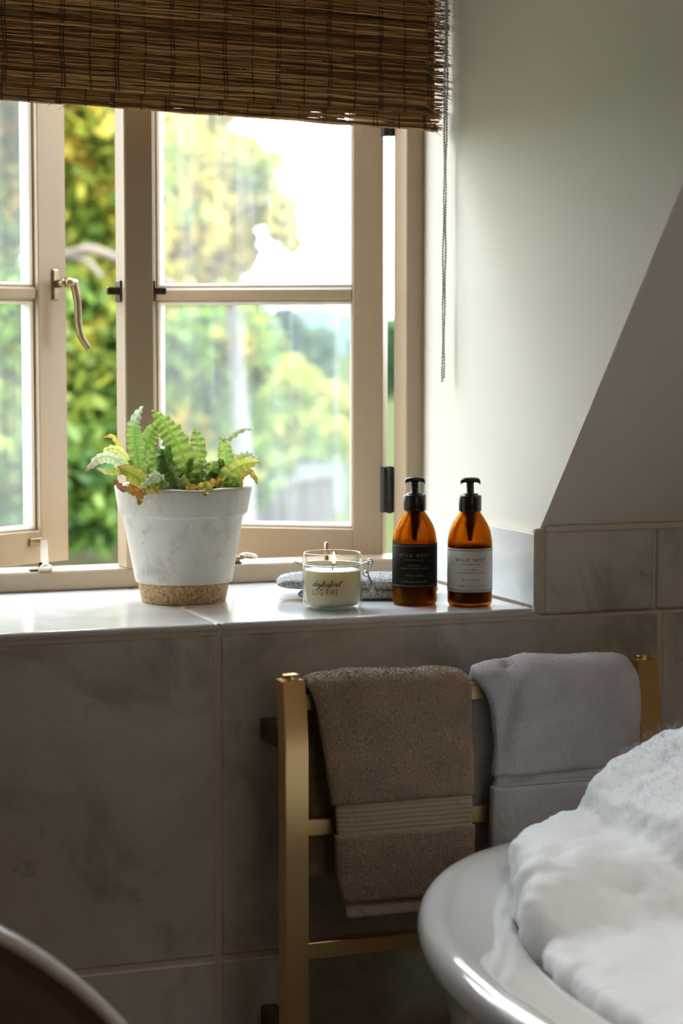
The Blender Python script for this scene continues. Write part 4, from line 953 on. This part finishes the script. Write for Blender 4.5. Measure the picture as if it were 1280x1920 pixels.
def tree(name, centers, count, size, pal, cell, seed, label, cat='tree', trunk=None, group=None, zgrad=None, shell=.55, branches=()):
    base = trunk[0] if trunk else Vector((centers[0][0][0], centers[0][0][1], GZ)); root = empty(name, base, label, cat, group)
    Q, c = leaf_cloud(centers, count, size, pal, cell, seed, shell, zgrad); n = len(c)
    me = bpy.data.meshes.new('foliage'); me.vertices.add(4 * n); me.vertices.foreach_set('co', Q.astype(np.float32).ravel()); me.loops.add(4 * n); me.loops.foreach_set('vertex_index', np.arange(4 * n, dtype=np.int32))
    me.polygons.add(n); me.polygons.foreach_set('loop_start', np.arange(0, 4 * n, 4, dtype=np.int32)); me.update(calc_edges=True)
    a = me.color_attributes.new('tint', 'FLOAT_COLOR', 'CORNER'); a.data.foreach_set('color', np.repeat(np.concatenate([c, np.ones((n, 1))], 1), 4, axis=0).astype(np.float32).ravel())
    o = link('foliage', me, treeleaf, root); o['kind'] = 'stuff'
    if trunk: tubeo('trunk', spline(trunk, 4), [lerp(trunk_r[0], trunk_r[1], i / (4 * (len(trunk) - 1))) for i in range(4 * (len(trunk) - 1) + 1)], barkm, root, 10)
    for b, r0, r1 in branches: pts = spline(b, 5); tubeo('branch', pts, [lerp(r0, r1, i / (len(pts) - 1)) for i in range(len(pts))], barkm, root, 8)
    return root
trunk_r = (.22, .08)
DG = (.035, .10, .025); MG = (.09, .22, .035); LG = (.24, .40, .06); YG = (.46, .52, .06); YE = (.80, .62, .08); OG = (.80, .45, .06)
D1 = 13.0
c1 = []
R1 = random.Random(3)
for _ in range(46):
    px = R1.uniform(-420, 235); py = R1.uniform(-320, 900); c1.append((far(px, py, D1 + R1.uniform(-.5, 1.6)), R1.uniform(.25, .5)))
for px, py in ((150, 560), (190, 620), (150, 680), (190, 740), (150, 800), (200, 860), (140, 890), (180, 530), (205, 430), (30, 600), (30, 800), (200, 900), (150, 380)): c1.append((far(px, py, D1 + .6), .30))
b1 = far(-60, 0, D1 + 1); b1.z = GZ
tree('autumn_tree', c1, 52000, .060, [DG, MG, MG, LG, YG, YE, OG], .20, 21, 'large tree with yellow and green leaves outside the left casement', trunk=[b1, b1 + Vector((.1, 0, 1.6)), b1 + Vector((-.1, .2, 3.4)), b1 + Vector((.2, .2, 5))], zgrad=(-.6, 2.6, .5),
     branches=[([far(40, 470, D1), far(120, 478, D1 - .6), far(170, 468, D1 - .9), far(245, 497, D1 - .9), far(330, 540, D1 - .6)], .03, .022), ([far(120, 478, D1 - .6), far(165, 490, D1 - .9), far(190, 520, D1 - 1)], .022, .012)])
c2 = []; trunk_r = (.09, .05)
for px, py, r in ((330, 250, .5), (400, 210, .45), (460, 150, .5), (360, 330, .5), (430, 340, .45), (480, 300, .35), (330, 420, .5), (390, 430, .4), (500, 360, .32), (540, 390, .26), (560, 430, .2), (580, 455, .12), (520, 330, .22), (545, 300, .12), (330, 520, .4), (300, 150, .5), (450, 420, .25), (420, 130, .4), (385, 250, .3), (565, 400, .16)):
    c2.append((far(px, py, 19 + R1.uniform(-.8, .8)), r))
palebark = plain_noise('pale_bark', (.13, .125, .115), (.10, .095, .09), 6, .9, .3, 20)
b2 = far(458, 0, 20); b2.z = GZ; tm_ = barkm; barkm = palebark
c2 = [(p_ + Vector((-.15, 0, 0)), q_ * .66) for p_, q_ in c2] + [(far(R1.uniform(300, 450), R1.uniform(170, 520), 19.4), .22) for _ in range(10)]
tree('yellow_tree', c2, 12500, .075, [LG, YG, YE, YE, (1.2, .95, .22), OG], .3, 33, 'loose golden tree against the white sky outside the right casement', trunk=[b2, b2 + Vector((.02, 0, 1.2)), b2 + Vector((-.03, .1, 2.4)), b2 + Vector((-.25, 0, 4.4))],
     branches=[([far(345, 520, 20), far(420, 430, 19.5), far(500, 380, 19), far(585, 455, 19)], .05, .012)])
trunk_r = (.10, .05); barkm = tm_
c3 = [(far(R1.uniform(285, 455), R1.uniform(600, 930), 24 + R1.uniform(-1, 1)), R1.uniform(.3, .5)) for _ in range(26)]
b3 = far(370, 0, 24); b3.z = GZ
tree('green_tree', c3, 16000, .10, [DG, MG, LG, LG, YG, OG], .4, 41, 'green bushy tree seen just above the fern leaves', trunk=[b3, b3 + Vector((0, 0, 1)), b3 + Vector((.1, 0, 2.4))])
c4 = [(far(570 + 75 * cos(a) * q, 795 + 90 * sin(a) * q, 38 + R1.uniform(-.6, .6)), .38) for a, q in [(R1.uniform(0, 6.28), sqrt(R1.random())) for _ in range(26)]]
b4 = far(570, 0, 38.5); b4.z = GZ
tree('round_shrub', c4, 14000, .10, [MG, LG, YG, (.55, .58, .08), (.72, .66, .12)], .45, 52, 'rounded yellow-green shrub standing above the pale garden wall', 'shrub', trunk=[b4, b4 + Vector((0, 0, .8)), b4 + Vector((0, 0, 1.2))])
c5 = [(far(538 + R1.uniform(-12, 12), y_, 60), .34) for y_ in range(600, 850, 14)]
b5 = far(538, 0, 60); b5.z = GZ
tree('conifer', c5, 5000, .14, [(.03, .08, .05), (.05, .13, .07), (.08, .18, .08)], .5, 61, 'slim dark conifer rising before the far hills', trunk=[b5, b5 + Vector((0, 0, 1)), b5 + Vector((0, 0, 2))])
lab = ['dark hedgerow tree on the far edge of the meadow, left part', 'dark hedgerow tree on the far edge of the meadow, middle part', 'dark hedgerow tree on the far edge of the meadow, seen by the right hinge', 'dark hedgerow tree on the far edge of the meadow, right part']
for i, (pa, pb) in enumerate(((400, 450), (555, 605), (690, 745), (850, 900))):
    cc = [(far(R1.uniform(pa, pb), R1.uniform(635, 730), 100), R1.uniform(.7, 1.0)) for _ in range(12)]
    tree('hedgerow_tree', cc, 4500, .3, [(.05, .12, .05), (.08, .18, .07), (.14, .26, .09)], 1.2, 70 + i, lab[i], group='hedgerow trees beyond the meadow')
# leaf-strewn earth below the tree
q = [far(-500, 1030, 30), far(300, 1030, 30), far(300, 985, 36), far(-500, 985, 36)]
eb = struct(pyo('ground_bed', [(p.x * k_, p.y * k_, z_) for z_ in (GZ + .001, GZ + .05) for p, k_ in zip(q, (.72, .72, 1.1, 1.1))], [(3, 2, 1, 0), (4, 5, 6, 7), (0, 1, 5, 4), (1, 2, 6, 5), (2, 3, 7, 6), (3, 0, 4, 7)], plain_noise('leaf_litter', (.024, .017, .012), (.015, .017, .008), 1.2, .95, .4, 8, Specular_IOR_Level=0)))
# hills
V = []; F = []; n = 60
for i in range(n + 1):
    px = lerp(-600, 1700, i / n); h = 596 - 16 * sin(px / 190.) - 9 * noise.noise((px / 60., 3, 0)) - 22 * math.exp(-((px - 610) / 80.) ** 2)
    p = far(px, h, 420); q = far(px, 700, 300); q.z = GZ; V += [(q.x, q.y, GZ), (p.x, p.y, p.z), (p.x * 1.3, p.y * 1.3, GZ)]
for i in range(n): a = 3 * i; F += [(a, a + 3, a + 4, a + 1), (a + 1, a + 4, a + 5, a + 2)]
struct(pyo('hills', V, F, hillm, None, True))
# low garden wall with coping
pa = far(512, 960, 33); pb = far(628, 960, 35); gw = empty('garden_wall', (pa.x, pa.y, GZ), 'low pale stone garden wall below the rounded shrub', 'garden wall')
d = (pb - pa); d.z = 0; Lw = d.length; Mw = Matrix.Translation((pa.x, pa.y, GZ)) @ Matrix.Rotation(math.atan2(d.y, d.x), 4, 'Z')
boxo('wall_body', (0, 0, -.1), (Lw, .3, far(570, 905, 34).z - GZ), stonew, gw, .02, Mw); boxo('coping', (-.04, -.04, far(570, 905, 34).z - GZ), (Lw + .04, .34, far(570, 898, 34).z - GZ), stonew, gw, .01, Mw)
# greenhouse-like frame behind it
gh = empty('garden_frame', far(600, 900, 36.5), 'grey glazed cold frame peeping over the garden wall', 'cold frame'); gb = far(560, 0, 35.7); ge = far(645, 0, 36.0)
dd = ge - gb; dd.z = 0; Mg = Matrix.Translation((gb.x, gb.y, GZ)) @ Matrix.Rotation(math.atan2(dd.y, dd.x), 4, 'Z'); hz = far(600, 868, 36.5).z - GZ
for k in range(5): boxo('frame_post', (dd.length * k / 4 - .02, 0, 0), (dd.length * k / 4 + .02, .04, hz), slatem, gh, 0, Mg)
boxo('frame_rail', (-.02, 0, hz - .04), (dd.length + .02, .04, hz), slatem, gh, 0, Mg)
for k in range(4): boxo('frame_pane', (dd.length * k / 4 + .02, .015, 0), (dd.length * (k + 1) / 4 - .02, .022, hz - .04), mat('frosted', (.12, .15, .15), .25), gh, 0, Mg)
# far cottage
hp_ = far(470, 0, 82); cw = 1.15; hh = empty('far_cottage', (hp_.x, hp_.y, GZ), 'far pale cottage with slate roof beyond the trees', 'house')
Mh = Matrix.Translation((hp_.x, hp_.y, GZ)) @ Matrix.Rotation(-YAW, 4, 'Z'); z1 = far(470, 650, 82).z - GZ; z2 = far(470, 622, 82).z - GZ
boxo('house_wall', (-cw * .55, 0, 0), (cw * .55, 3, z1), stonew, hh, 0, Mh)
o = prism('roof', [(-.15, z1), (1.5, z2), (3.15, z1)], 0, -cw * .65, cw * .65, slatem, hh); o.data.transform(Mh)
boxo('door', (-.12, -.03, 0), (.12, 0, z1 * .6), slatem, hh, 0, Mh)
